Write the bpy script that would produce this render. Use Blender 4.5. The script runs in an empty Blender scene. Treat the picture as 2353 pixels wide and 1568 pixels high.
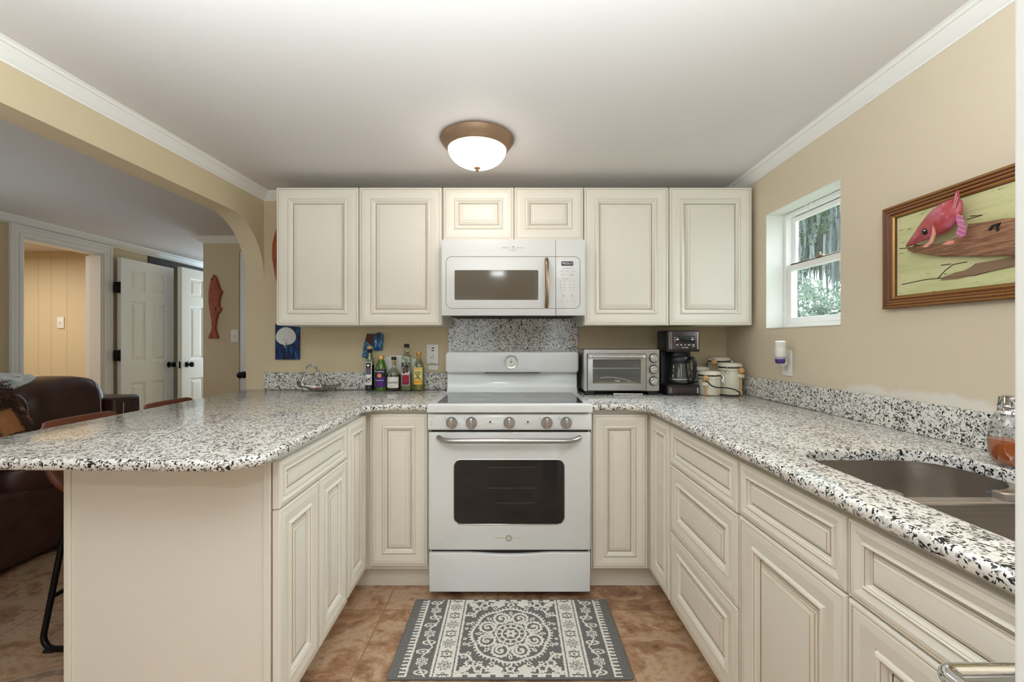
import bpy, bmesh, math, random
from mathutils import Vector, Matrix

S = bpy.context.scene
C = S.collection
PI = math.pi
R = random.Random(11)

# ------------------------------------------------------------------ camera, world, daylight and added lights, exposure
F, VX, VY, EYE = 990.0, 1180.0, 782.0, 1.21
cam_d = bpy.data.cameras.new('camera'); cam = bpy.data.objects.new('camera', cam_d); C.objects.link(cam)
cam.location = (0, 0, EYE); cam.rotation_euler = (PI/2, 0, 0)
cam_d.sensor_width = 36; cam_d.lens = F/2353*36; cam_d.clip_start = .02
cam_d.shift_x = -(VX-1176.5)/2353; cam_d.shift_y = -(784-VY)/2353
S.camera = cam

W = bpy.data.worlds.new('sky'); S.world = W; W.use_nodes = True
bg = W.node_tree.nodes['Background']; bg.inputs[0].default_value = (.86, .93, 1, 1); bg.inputs[1].default_value = 3.0

def v3_(*a): return Vector(a).to_track_quat('-Z', 'Y').to_euler()
def area(name, loc, rot, sx, sy, power, col):
    d = bpy.data.lights.new(name, 'AREA'); d.shape = 'RECTANGLE'; d.size = sx; d.size_y = sy
    d.energy = power; d.color = col
    o = bpy.data.objects.new(name, d); C.objects.link(o); o.location = loc; o.rotation_euler = rot
    return o
area('assumed_rear_window_fill', (-.85, -3.12, 1.4), (PI/2, 0, 0), .9, 1.1, 7, (.76, .9, 1))  # fill added before a solid wall, for windows assumed behind the camera
area('assumed_rear_slider_fill', (.72, -3.12, 1.15), (PI/2, 0, 0), .6, 1.8, 9, (.76, .9, 1))  # added light for an assumed glass slider; the wall has no opening
area('assumed_hall_daylight', (-3.2, 5.85, 1.3), (-PI/2, 0, 0), .7, 1.4, 24, (.6, .8, 1))  # unseen cool source assumed at the hall's end; no window is built there
area('living_rear_fill', (-2.9, -3.12, 1.3), (PI/2, 0, 0), 1.3, 1.3, 6, (.7, .88, 1))  # fill light added at the windowless rear wall to light the living room
area('living_room_fill', (-3.62, 1.75, 1.35), (0, -PI/2, 0), 1.0, .8, 8, (.74, .9, 1))  # added out of view on a solid wall to brighten the living room ceiling
area('assumed_side_room_lamp', (-4.7, 3.4, 2.05), (0, 0, 0), .5, .5, 19, (1, .93, .82))  # unseen lamp assumed from how bright the side room looks
area('assumed_bounce_flash', (-.2, .2, 1.5), (PI, 0, 0), 1.9, .5, 64, (.87, .97, 1))  # unseen wide uplight, assumed as a flash, added to brighten ceiling and walls
area('assumed_rear_lamp', (-.2, -1.0, 2.07), (0, 0, 0), .16, .16, 9, (.95, .98, 1))  # assumed lamp behind the camera, light only, without a fixture
area('daylight_kitchen_window', (2.15, 2.22, 2.0), v3_(-2.83, -.8, -1.6), .9, .9, 74, (.8, .92, 1))  # area light added outside the visible window to strengthen its daylight

S.view_settings.view_transform = 'Standard'; S.view_settings.look = 'None'
S.view_settings.gamma = 1; S.view_settings.use_curve_mapping = False
S.view_settings.exposure = 0.08
try:
    S.cycles.max_bounces = 10; S.cycles.diffuse_bounces = 6; S.cycles.glossy_bounces = 5; S.cycles.transmission_bounces = 8
    S.cycles.use_denoising = True; S.cycles.sample_clamp_indirect = 6; S.cycles.caustics_reflective = False; S.cycles.caustics_refractive = False
except Exception:
    pass

def wx(px, d): return (px-VX)*d/F          # a measured pixel at a known distance -> metres
def wz(py, d): return EYE-(py-VY)*d/F

# ------------------------------------------------------------------ materials
def lin(c): return tuple(((x/255)/12.92 if x/255 <= .04045 else ((x/255+.055)/1.055)**2.4) for x in c)
def mat(name, col, rough=.5, metal=0, spec=.5, trans=0, coat=0, emit=None, es=0, ior=1.45, alpha=1):
    m = bpy.data.materials.new(name); m.use_nodes = True
    p = m.node_tree.nodes['Principled BSDF']
    p.inputs['Base Color'].default_value = (*lin(col), 1); p.inputs['Roughness'].default_value = rough
    p.inputs['Metallic'].default_value = metal; p.inputs['Specular IOR Level'].default_value = spec
    p.inputs['Transmission Weight'].default_value = trans; p.inputs['Coat Weight'].default_value = coat
    p.inputs['IOR'].default_value = ior; p.inputs['Alpha'].default_value = alpha
    if emit: p.inputs['Emission Color'].default_value = (*lin(emit), 1); p.inputs['Emission Strength'].default_value = es
    return m
def clear(name, tint, refl=.08, rough=.02):
    m = bpy.data.materials.new(name); m.use_nodes = True; N, L = m.node_tree.nodes, m.node_tree.links
    N.remove(N['Principled BSDF']); t = N.new('ShaderNodeBsdfTransparent'); g = N.new('ShaderNodeBsdfGlossy'); x = N.new('ShaderNodeMixShader'); f = N.new('ShaderNodeLayerWeight')
    f.inputs['Blend'].default_value = .12; mp = N.new('ShaderNodeMapRange'); mp.inputs[3].default_value = refl*.6; mp.inputs[4].default_value = min(.8, refl*5)
    L.new(f.outputs['Facing'], mp.inputs[0]); L.new(mp.outputs[0], x.inputs[0])
    t.inputs[0].default_value = (*lin(tint), 1); g.inputs[0].default_value = (1, 1, 1, 1); g.inputs['Roughness'].default_value = rough
    L.new(t.outputs[0], x.inputs[1]); L.new(g.outputs[0], x.inputs[2]); L.new(x.outputs[0], N['Material Output'].inputs[0]); return m
def nt(m): return m.node_tree.nodes, m.node_tree.links, m.node_tree.nodes['Principled BSDF']
def ramp(N, pts, interp='LINEAR'):
    r = N.new('ShaderNodeValToRGB'); r.color_ramp.interpolation = interp
    e = r.color_ramp.elements
    while len(e) < len(pts): e.new(.5)
    for i, (p, c) in enumerate(pts): e[i].position = p; e[i].color = (*lin(c), 1)
    return r
def coords(m, scale=(1, 1, 1), loc=(0, 0, 0), rot=(0, 0, 0)):
    N, L, p = nt(m); t = N.new('ShaderNodeTexCoord'); mp = N.new('ShaderNodeMapping')
    mp.inputs['Scale'].default_value = scale; mp.inputs['Location'].default_value = loc; mp.inputs['Rotation'].default_value = rot
    L.new(t.outputs['Object'], mp.inputs[0]); return mp
def noise(m, vec, scale, detail=4, rough=.55, dist=0):
    N, L, p = nt(m); n = N.new('ShaderNodeTexNoise'); n.inputs['Scale'].default_value = scale
    n.inputs['Detail'].default_value = detail; n.inputs['Roughness'].default_value = rough; n.inputs['Distortion'].default_value = dist
    L.new(vec.outputs[0], n.inputs['Vector']); return n
def bump(m, src, strength=.2, dist=.002):
    N, L, p = nt(m); b = N.new('ShaderNodeBump'); b.inputs['Strength'].default_value = strength; b.inputs['Distance'].default_value = dist
    L.new(src, b.inputs['Height']); L.new(b.outputs[0], p.inputs['Normal'])
def noisy(name, cols, scale, rough=.6, stretch=(1, 1, 1), detail=5, dist=0, bmp=0, metal=0, spec=.5):
    m = mat(name, cols[0], rough, metal, spec); N, L, p = nt(m); v = coords(m, stretch); n = noise(m, v, scale, detail, .6, dist)
    k = len(cols); r = ramp(N, [(.28+.44*i/(k-1), c) for i, c in enumerate(cols)])
    L.new(n.outputs[0], r.inputs[0]); L.new(r.outputs[0], p.inputs['Base Color'])
    if bmp: bump(m, n.outputs[0], bmp)
    return m

M = {}
def wallpaint(name, col, patch=False):
    m = mat(name, col, .62, 0, .25); N, L, p = nt(m); v = coords(m)
    n = noise(m, v, 220, 3); bump(m, n.outputs[0], .06, .001)
    if patch:       # pale plaster smears left along the top of the splashback
        s = N.new('ShaderNodeSeparateXYZ'); L.new(v.outputs[0], s.inputs[0])
        n2 = noise(m, v, 9, 5, .6)
        z = N.new('ShaderNodeMapRange'); z.inputs[1].default_value = 1.012; z.inputs[2].default_value = 1.075; z.inputs[3].default_value = 1; z.inputs[4].default_value = 0
        L.new(s.outputs[2], z.inputs[0])
        y = N.new('ShaderNodeMapRange'); y.inputs[1].default_value = 1.9; y.inputs[2].default_value = 1.6; y.inputs[3].default_value = 0; y.inputs[4].default_value = 1
        L.new(s.outputs[1], y.inputs[0])
        a = N.new('ShaderNodeMath'); a.operation = 'MULTIPLY'; L.new(z.outputs[0], a.inputs[0]); L.new(y.outputs[0], a.inputs[1])
        b = N.new('ShaderNodeMath'); b.operation = 'MULTIPLY'; L.new(a.outputs[0], b.inputs[0]); L.new(n2.outputs[0], b.inputs[1])
        r = N.new('ShaderNodeMapRange'); r.inputs[1].default_value = .22; r.inputs[2].default_value = .34; L.new(b.outputs[0], r.inputs[0])
        mx = N.new('ShaderNodeMix'); mx.data_type = 'RGBA'; mx.inputs[6].default_value = (*lin(col), 1); mx.inputs[7].default_value = (*lin((226, 220, 210)), 1)
        L.new(r.outputs[0], mx.inputs[0]); L.new(mx.outputs[2], p.inputs['Base Color'])
    return m
TAN = (210, 194, 162)
M['wall'] = wallpaint('tan_wall_paint', TAN)
M['wallr'] = wallpaint('tan_wall_paint_patched', (217, 203, 180), True)
M['ceil'] = wallpaint('white_ceiling_paint', (219, 215, 213))
M['trim'] = mat('white_trim_paint', (238, 237, 234), .35)
M['reveal'] = mat('white_reveal_paint', (226, 226, 219), .5)
M['cab'] = mat('antique_white_lacquer', (232, 227, 215), .36, 0, .45)
M['glaze'] = mat('brown_glaze_line', (150, 126, 96), .5)
M['glaze2'] = mat('soft_glaze_line', (196, 180, 154), .5)
M['enamel'] = mat('white_enamel', (224, 226, 226), .18, 0, .5, coat=.3)
M['plast'] = mat('white_plastic', (232, 230, 222), .35)
M['plast2'] = mat('grey_plastic', (205, 203, 196), .4)
M['black'] = mat('black_plastic', (20, 20, 23), .35)
M['gap'] = mat('dark_gap', (38, 36, 34), .7)
M['blackmetal'] = mat('black_metal', (26, 25, 25), .35, .6)
M['bronze'] = noisy('oil_rubbed_bronze', [(138, 110, 86), (160, 132, 106)], 6, .42, metal=.5)
M['handlebr'] = mat('bronzed_handle', (160, 136, 110), .28, 1)
M['steel'] = noisy('brushed_steel', [(176, 174, 171), (190, 188, 186)], 3, .3, (1, 1, 160), 4, metal=1)
M['steelb'] = mat('bright_steel', (205, 204, 203), .2, 1)
M['sinksteel'] = noisy('brushed_sink_steel', [(192, 185, 177), (208, 201, 194)], 3, .33, (1, 1, 200), 3, metal=1)
M['darksteel'] = mat('black_stainless', (88, 80, 82), .25, 1)
M['chrome'] = mat('chrome', (225, 226, 228), .07, 1)
M['silver'] = mat('hammered_silver', (190, 186, 182), .25, 1)
M['darkglass'] = mat('dark_oven_glass', (27, 29, 31), .06, 0, .6)
M['mwglass'] = mat('smoked_glass', (104, 97, 85), .08, 0, .35)
M['cookglass'] = mat('grey_cooktop_glass', (62, 63, 66), .07, 0, .6)
M['ringline'] = mat('burner_ring_print', (150, 150, 150), .3)
M['print'] = mat('grey_print', (120, 120, 120), .5)
M['darkprint'] = mat('dark_print', (40, 40, 42), .5)
M['whiteprint'] = mat('white_print', (235, 238, 245), .5)
M['red'] = mat('red_print', (190, 40, 40), .5)
M['led'] = mat('indicator_red', (110, 20, 18), .3)
M['pane'] = clear('clear_pane', (250, 252, 252), .04, .0)
M['groove'] = mat('panel_seam', (150, 146, 138), .5)
M['glass'] = clear('clear_glass', (232, 236, 236), .12)
M['ceram'] = mat('cream_ceramic', (228, 222, 204), .2, 0, .5, coat=.3)
M['wood'] = noisy('pale_turned_wood', [(196, 152, 104), (218, 178, 130)], 30, .5, (1, 1, .2))
M['redwood'] = noisy('red_cedar', [(112, 48, 26), (166, 84, 50), (140, 62, 36)], 14, .5, (3, 3, .6), 5, 1)
M['leather'] = noisy('dark_brown_leather', [(62, 38, 34), (76, 50, 44)], 12, .38, bmp=.25)
M['saddle'] = noisy('saddle_brown_leather', [(96, 52, 34), (122, 70, 48)], 10, .4, bmp=.1)
M['stitch'] = mat('pale_stitching', (198, 186, 176), .7)
M['orange'] = noisy('rust_velvet', [(150, 96, 54), (184, 128, 78)], 9, .8)
M['fur'] = noisy('brown_fur', [(46, 30, 24), (96, 66, 54)], 18, .8)
M['throwm'] = noisy('pale_blue_throw', [(186, 194, 198), (226, 228, 226), (120, 140, 156)], 14, .85)
M['mosslight'] = None
M['rubber'] = mat('black_rubber', (24, 24, 24), .7)

def granite():
    m = mat('speckled_granite', (205, 203, 198), .1, 0, .5); N, L, p = nt(m)
    v = coords(m); nz = noise(m, v, 60, 3, .6)
    w = N.new('ShaderNodeMix'); w.data_type = 'RGBA'; w.blend_type = 'ADD'; w.inputs[0].default_value = .022
    L.new(v.outputs[0], w.inputs[6]); L.new(nz.outputs['Color'], w.inputs[7])
    def vor(sc):
        k = N.new('ShaderNodeTexVoronoi'); k.inputs['Scale'].default_value = sc; L.new(w.outputs[2], k.inputs['Vector'])
        s = N.new('ShaderNodeSeparateColor'); L.new(k.outputs['Color'], s.inputs[0]); return s
    a = vor(235); b = vor(140)
    base = ramp(N, [(0, (150, 147, 144)), (.10, (176, 173, 169)), (.16, (214, 211, 206)), (.5, (226, 223, 217)), (1, (236, 233, 227))]); L.new(b.outputs[0], base.inputs[0])
    big = noise(m, v, 22, 2)
    ad = N.new('ShaderNodeMath'); ad.operation = 'MULTIPLY_ADD'; ad.inputs[1].default_value = .55; L.new(big.outputs[0], ad.inputs[0]); L.new(a.outputs[1], ad.inputs[2])
    sp = ramp(N, [(0, (0, 0, 0)), (.475, (0, 0, 0)), (.482, (120, 118, 116)), (.505, (150, 148, 146)), (.512, (255, 255, 255)), (1, (255, 255, 255))]); L.new(ad.outputs[0], sp.inputs[0])
    mx = N.new('ShaderNodeMix'); mx.data_type = 'RGBA'; mx.inputs[6].default_value = (*lin((30, 31, 34)), 1)
    L.new(sp.outputs[0], mx.inputs[0]); L.new(base.outputs[0], mx.inputs[7]); L.new(mx.outputs[2], p.inputs['Base Color'])
    return m
M['granite'] = granite()

def floortile():
    m = mat('brown_slate_tile', (130, 95, 70), .38, 0, .4); N, L, p = nt(m)
    v = coords(m, (1, 1, 1), (.58, -1.93, 0))
    br = N.new('ShaderNodeTexBrick'); br.offset = 0; br.squash = 1
    for k, val in (('Scale', 1), ('Mortar Size', .0028), ('Mortar Smooth', .1), ('Bias', 0), ('Brick Width', .507), ('Row Height', .507)): br.inputs[k].default_value = val
    br.inputs['Color1'].default_value = (.2, .2, .2, 1); br.inputs['Color2'].default_value = (.8, .8, .8, 1); br.inputs['Mortar'].default_value = (0, 0, 0, 1)
    L.new(v.outputs[0], br.inputs['Vector'])
    v2 = coords(m, (1, 1.5, 1), (0, 0, 0), (0, 0, .5)); n1 = noise(m, v2, 3.4, 9, .66, 1.4); n2 = noise(m, v2, 24, 6, .7, .6)
    off = N.new('ShaderNodeMix'); off.data_type = 'RGBA'; off.blend_type = 'MIX'; off.inputs[0].default_value = .3
    L.new(n1.outputs[0], off.inputs[6]); L.new(n2.outputs[0], off.inputs[7])
    ad = N.new('ShaderNodeMath'); ad.operation = 'MULTIPLY_ADD'; ad.inputs[1].default_value = .12; L.new(br.outputs[0], ad.inputs[0]); L.new(off.outputs[2], ad.inputs[2])
    r = ramp(N, [(.36, (78, 54, 40)), (.45, (132, 98, 74)), (.53, (170, 132, 102)), (.61, (198, 168, 140)), (.70, (150, 126, 110))]); L.new(ad.outputs[0], r.inputs[0])
    mx = N.new('ShaderNodeMix'); mx.data_type = 'RGBA'; mx.inputs[7].default_value = (*lin((150, 116, 88)), 1)
    L.new(br.outputs['Fac'], mx.inputs[0]); L.new(r.outputs[0], mx.inputs[6]); L.new(mx.outputs[2], p.inputs['Base Color'])
    h = N.new('ShaderNodeMath'); h.operation = 'SUBTRACT'; L.new(off.outputs[2], h.inputs[0]); L.new(br.outputs['Fac'], h.inputs[1])
    bump(m, h.outputs[0], .35, .004); return m
M['floor'] = floortile()
M['rugg'] = noisy('grey_rug_pile', [(96, 97, 96), (130, 130, 128)], 260, .95, bmp=.6)
M['rugc'] = noisy('cream_rug_pile', [(224, 220, 211), (243, 240, 233)], 260, .95, bmp=.6)

# ------------------------------------------------------------------ mesh helpers
def v3(*a): return Vector(a)
X_, Y_, Z_ = v3(1, 0, 0), v3(0, 1, 0), v3(0, 0, 1)
OFF = {}
class MB:
    def __init__(s): s.v = []; s.f = []; s.m = []; s.s = []
    def add(s, vs, fs, m=0, sm=False):
        b = len(s.v); s.v += [tuple(v) for v in vs]
        for f in fs: s.f.append([b+i for i in f]); s.m.append(m); s.s.append(sm)
        return s
    def box(s, x0, x1, y0, y1, z0, z1, m=0):
        return s.add([(x0,y0,z0),(x1,y0,z0),(x1,y1,z0),(x0,y1,z0),(x0,y0,z1),(x1,y0,z1),(x1,y1,z1),(x0,y1,z1)],
                     [(0,3,2,1),(4,5,6,7),(0,1,5,4),(1,2,6,5),(2,3,7,6),(3,0,4,7)], m)
    def loops(s, Ls, closed=True, m=0, sm=True, cap0=False, cap1=False, mats=None):
        n = len(Ls[0]); vs = [p for l in Ls for p in l]; b = len(s.v); s.v += [tuple(v) for v in vs]
        k = n if closed else n-1
        for i in range(len(Ls)-1):
            for j in range(k):
                a, c = i*n+j, i*n+(j+1) % n
                s.f.append([b+a, b+c, b+c+n, b+a+n]); s.m.append(mats[i] if mats else m); s.s.append(sm)
        if cap0: s.f.append([b+j for j in range(n)][::-1]); s.m.append(m); s.s.append(False)
        if cap1: s.f.append([b+(len(Ls)-1)*n+j for j in range(n)]); s.m.append(mats[-1] if mats else m); s.s.append(False)
        return s
    def lathe(s, o, prof, n=28, axis=Z_, m=0, mats=None, a0=0, a1=2*PI):
        o = Vector(o); ax = Vector(axis).normalized(); u = ax.orthogonal().normalized(); w = ax.cross(u)
        full = abs(a1-a0-2*PI) < 1e-6; k = n if full else n+1
        Ls = [[o+ax*z+(u*math.cos(a0+(a1-a0)*j/n)+w*math.sin(a0+(a1-a0)*j/n))*max(r, 1e-5) for j in range(k)] for r, z in prof]
        return s.loops(Ls, full, m, True, mats=mats)
    def tube(s, pts, r, n=8, closed=False, m=0, cap=True):
        P = [Vector(p) for p in pts]; k = len(P); Ls = []; up = None
        for i, p in enumerate(P):
            t = (P[(i+1) % k]-P[i-1]) if closed else (P[min(i+1, k-1)]-P[max(i-1, 0)])
            t.normalize()
            if up is None: up = t.orthogonal().normalized()
            up = (up-t*up.dot(t)).normalized(); w = t.cross(up); rr = r[i] if isinstance(r, (list, tuple)) else r
            Ls.append([p+(up*math.cos(2*PI*j/n)+w*math.sin(2*PI*j/n))*rr for j in range(n)])
        if closed: Ls.append(Ls[0])
        return s.loops(Ls, True, m, True, cap and not closed, cap and not closed)
    def ext(s, poly, O, u, v, n, d0, d1, m=0, bev=0, seg=3, mf=None, back=True):
        O, u, v, n = Vector(O), Vector(u), Vector(v), Vector(n)
        def lp(pl, d): return [O+u*a+v*b+n*d for a, b in pl]
        Ls = [lp(poly, d0)]
        if bev:
            for i in range(seg+1):
                t = i/seg*PI/2; Ls.append(lp(inset(poly, bev*(1-math.cos(t))), d1-bev+bev*math.sin(t)))
        else: Ls.append(lp(poly, d1))
        k = len(s.m)
        s.loops(Ls, True, m, True, back, True)
        if mf is not None: s.m[-1] = mf
        return s
    def sphere(s, o, r, n=14, k=8, sc=(1, 1, 1), m=0):
        o = Vector(o); Ls = []
        for i in range(k+1):
            t = -PI/2+PI*i/k
            Ls.append([o+v3(math.cos(t)*math.cos(2*PI*j/n)*sc[0], math.cos(t)*math.sin(2*PI*j/n)*sc[1], math.sin(t)*sc[2])*r for j in range(n)])
        return s.loops(Ls, True, m, True, True, True)
    def text(s, body, O, u, v, size, n=None, d=.0006, m=0, center=True, stretch=1):
        u, v = Vector(u), Vector(v); n = Vector(n) if n else u.cross(v)
        cu = bpy.data.curves.new('t', 'FONT'); cu.body = body; cu.size = size; cu.resolution_u = 2
        cu.align_x = 'CENTER' if center else 'LEFT'; cu.align_y = 'CENTER'
        o = bpy.data.objects.new('t', cu); C.objects.link(o)
        me = bpy.data.meshes.new_from_object(o.evaluated_get(bpy.context.evaluated_depsgraph_get()))
        s.add([Vector(O)+u*p.co.x*stretch+v*p.co.y+n*d for p in me.vertices], [list(f.vertices) for f in me.polygons], m)
        bpy.data.objects.remove(o); bpy.data.meshes.remove(me); bpy.data.curves.remove(cu); return s
    def build(s, name, mats, parent=None, bev=0, seg=2, ang=40, subsurf=0):
        me = bpy.data.meshes.new(name); off = Vector((0, 0, 0)); q = parent
        while q is not None:
            if q.name in OFF: off = OFF[q.name]; break
            q = q.parent
        me.from_pydata([Vector(p)-off for p in s.v], [], s.f)
        for mm in (mats if isinstance(mats, (list, tuple)) else [mats]): me.materials.append(M[mm] if isinstance(mm, str) else mm)
        for p, a, b in zip(me.polygons, s.m, s.s): p.material_index = a; p.use_smooth = b or bev > 0 or subsurf > 0
        bm = bmesh.new(); bm.from_mesh(me); bmesh.ops.remove_doubles(bm, verts=bm.verts, dist=1e-6)
        bmesh.ops.recalc_face_normals(bm, faces=bm.faces); bm.to_mesh(me); bm.free()
        if any(s.s) or bev: me.set_sharp_from_angle(angle=math.radians(ang))
        o = bpy.data.objects.new(name, me); C.objects.link(o)
        if parent: o.parent = parent
        if bev:
            b = o.modifiers.new('edge', 'BEVEL'); b.width = bev; b.segments = seg; b.limit_method = 'ANGLE'; b.angle_limit = math.radians(35)
        if subsurf:
            b = o.modifiers.new('sub', 'SUBSURF'); b.levels = subsurf; b.render_levels = subsurf
        return o
def build_each(s, name, mats, parent):
    """every loose piece becomes a part of its own"""
    par = list(range(len(s.v)))
    def root(i):
        while par[i] != i: par[i] = par[par[i]]; i = par[i]
        return i
    for f in s.f:
        for i in f[1:]: par[root(i)] = root(f[0])
    G = {}
    for f, m_, q in zip(s.f, s.m, s.s): G.setdefault(root(f[0]), []).append((f, m_, q))
    for fs in G.values():
        b = MB(); ix = sorted({i for f, _, _ in fs for i in f}); mp = {i: k for k, i in enumerate(ix)}
        b.v = [s.v[i] for i in ix]
        for f, m_, q in fs: b.f.append([mp[i] for i in f]); b.m.append(m_); b.s.append(q)
        b.build(name, mats, parent)
def inset(poly, d):
    n = len(poly); out = []
    ar = sum(poly[i][0]*poly[(i+1) % n][1]-poly[(i+1) % n][0]*poly[i][1] for i in range(n))
    sg = 1 if ar > 0 else -1
    for i in range(n):
        a, b, c = poly[i-1], poly[i], poly[(i+1) % n]
        def nrm(p, q):
            dx, dy = q[0]-p[0], q[1]-p[1]; l = math.hypot(dx, dy) or 1e-9; return (-dy/l*sg, dx/l*sg)
        n1, n2 = nrm(a, b), nrm(b, c); k = 1+n1[0]*n2[0]+n1[1]*n2[1]
        k = max(k, .3); out.append((b[0]+(n1[0]+n2[0])/k*d, b[1]+(n1[1]+n2[1])/k*d))
    return out
def rrect(cx, cy, w, h, r, n=5):
    r = min(r, w/2-1e-4, h/2-1e-4); P = []
    for qx, qy, a in ((1, 1, 0), (-1, 1, 90), (-1, -1, 180), (1, -1, 270)):
        for i in range(n+1):
            t = math.radians(a+90*i/n); P.append((cx+qx*(w/2-r)+r*math.cos(t), cy+qy*(h/2-r)+r*math.sin(t)))
    return P
def circ(cx, cy, r, n=24, sy=1): return [(cx+r*math.cos(2*PI*i/n), cy+r*sy*math.sin(2*PI*i/n)) for i in range(n)]
def fillet(pts, rad, n=6):
    out = []; k = len(pts)
    for i in range(k):
        p = Vector(pts[i]); r = rad[i]
        if not r: out.append(tuple(p)); continue
        a = (Vector(pts[i-1])-p).normalized(); b = (Vector(pts[(i+1) % k])-p).normalized()
        th = a.angle(b); d = r/math.tan(th/2); c = p+(a+b).normalized()*(r/math.sin(th/2))
        s0 = p+a*d-c; s1 = p+b*d-c; t0 = math.atan2(s0.y, s0.x); t1 = math.atan2(s1.y, s1.x); dt = (t1-t0+PI) % (2*PI)-PI
        for j in range(n+1): t = t0+dt*j/n; out.append((c.x+r*math.cos(t), c.y+r*math.sin(t)))
    return out
def tag(o, label=None, cat=None, group=None, kind=None):
    if label: o['label'] = label
    if cat: o['category'] = cat
    if group: o['group'] = group
    if kind: o['kind'] = kind
    return o
def thing(name, label, cat, loc=(0, 0, 0), rot=None, group=None, local=False):
    o = bpy.data.objects.new(name, None); o.empty_display_size = .05; C.objects.link(o); o.location = loc
    if rot: o.rotation_euler = rot
    OFF[o.name] = Vector((0, 0, 0)) if (local or rot) else Vector(loc)
    return tag(o, label, cat, group)
def struct(o, label=None, cat=None): o['kind'] = 'structure'; return tag(o, label, cat)

# ------------------------------------------------------------------ room shell
WALL_Y, WALL_R, ARCH0, ARCH1 = 2.66, 1.315, -1.54, -1.652
CZ = 2.113
def cz(x, y):
    y = max(y, .7); return CZ+(2.5-y)*(.006+.0135*max(-1.54, min(1.32, x)))
b = MB(); b.box(-6, 1.6, -3.4, 6.4, -.06, 0); struct(b.build('floor', 'floor'))
b = MB(); nx, ny = 12, 24; vs = []; fs = []
for j in range(ny+1):
    for i in range(nx+1):
        x = -1.60+3.05*i/nx; y = -3.3+6.02*j/ny; vs.append((x, y, cz(x, y)))
for j in range(ny):
    for i in range(nx): a = j*(nx+1)+i; fs.append((a, a+1, a+nx+2, a+nx+1))
b.add(vs, fs, 0, True)
b.add([(-6, -3.3, CZ), (-1.6, -3.3, CZ), (-1.6, 6.3, CZ), (-6, 6.3, CZ)], [(0, 1, 2, 3)])
b.add([(-1.6, 2.72, CZ), (1.5, 2.72, CZ), (1.5, 6.3, CZ), (-1.6, 6.3, CZ)], [(0, 1, 2, 3)])
struct(b.build('ceiling', 'ceil'))
b = MB(); b.box(ARCH1, 1.5, WALL_Y, 2.78, 0, 2.2); struct(b.build('wall_back', 'wall'))
# right wall with its deep window opening
WY0, WY1, WZ0, WZ1 = 1.732, 2.245, 1.270, 1.862
b = MB(); x0, x1 = WALL_R, 1.47
b.box(x0, x1, -3.3, WY0, 0, 2.25); b.box(x0, x1, WY1, 2.78, 0, 2.25); b.box(x0, x1, WY0, WY1, 0, WZ0); b.box(x0, x1, WY0, WY1, WZ1, 2.25)
struct(b.build('wall_right', 'wallr'))
b = MB(); e = .002
b.box(x0+.001, 1.45, WY1-e, WY1, WZ0, WZ1); b.box(x0+.001, 1.45, WY0, WY0+e, WZ0, WZ1); b.box(x0+.001, 1.45, WY0, WY1, WZ1-e, WZ1); b.box(x0-.004, 1.45, WY0, WY1, WZ0, WZ0+e)
struct(b.build('trim_4', 'reveal'))
# arch header between kitchen and living room
el = [(2.34+.32*math.sin(t), 1.585+.34*math.cos(t)) for t in [PI/2*i/14 for i in range(15)]]
poly = [(-1.4, 2.2), (-1.4, 1.925)]+el+[(2.66, 2.2)]
b = MB(); b.ext(poly, (0, 0, 0), Y_, Z_, X_, ARCH1, ARCH0); struct(b.build('wall_left', 'wall', ang=30))
# living room and hall
b = MB(); LW = -3.65
b.box(LW-.1, LW, -3.3, 3.20, 0, 2.16); b.box(LW-.1, LW, 3.82, 4.30, 0, 2.16); b.box(LW-.1, LW, 3.20, 3.82, 1.975, 2.16)
b.box(LW-.1, LW, 4.30, 5.25, 2.03, 2.16); b.box(LW-.1, LW, 5.25, 6.3, 0, 2.16)
struct(b.build('wall_living', 'wall'))
b = MB(); b.box(-2.73, -2.415, 3.79, 3.9, 0, 2.16); b.box(-2.415, -1.60, 3.79, 3.9, 2.0, 2.16); b.box(-1.66, -1.5, 3.79, 3.9, 0, 2.16); b.box(-2.73, -2.63, 3.9, 6.2, 0, 2.16); b.box(-1.652, -1.55, 2.78, 3.79, 0, 2.16)
struct(b.build('wall_hall', 'wall'))
b = MB(); b.box(-3.75, -2.6, 6.1, 6.2, 0, 2.16); b.box(-4.5, -3.75, 5.3, 5.4, 0, 2.16, 0); struct(b.build('wall_far', 'wall'))
b = MB(); b.box(-5.9, LW-.1, 4.38, 4.45, 0, 2.2); b.box(-5.9, -5.8, 2.2, 4.4, 0, 2.2); b.box(-5.9, LW-.1, 2.1, 2.2, 0, 2.2)
for x in (-4.98, -4.83, -4.70, -4.54): b.box(x-.001, x+.001, 4.379, 4.381, 0, 2.2, 1)
struct(b.build('wall_side_room', ['wall', mat('panel_groove', (178, 158, 126), .7)]))
b = MB(); b.box(-4.6, -4.5, 4.45, 5.4, 0, 2.2); struct(b.build('wall_closet', mat('unlit_closet', (40, 36, 32), .9)))  # near-black colour stands in for the darkness inside the closet
# rear wall behind the camera
b = MB()
b.box(-3.75, 1.5, -3.3, -3.2, 0, 2.3)
struct(b.build('wall_rear', 'wall'))
b = MB(); b.box(-3.8, -3.65, -3.3, -3.2, 0, 2.2); struct(b.build('wall_corner', 'wall'))

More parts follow.
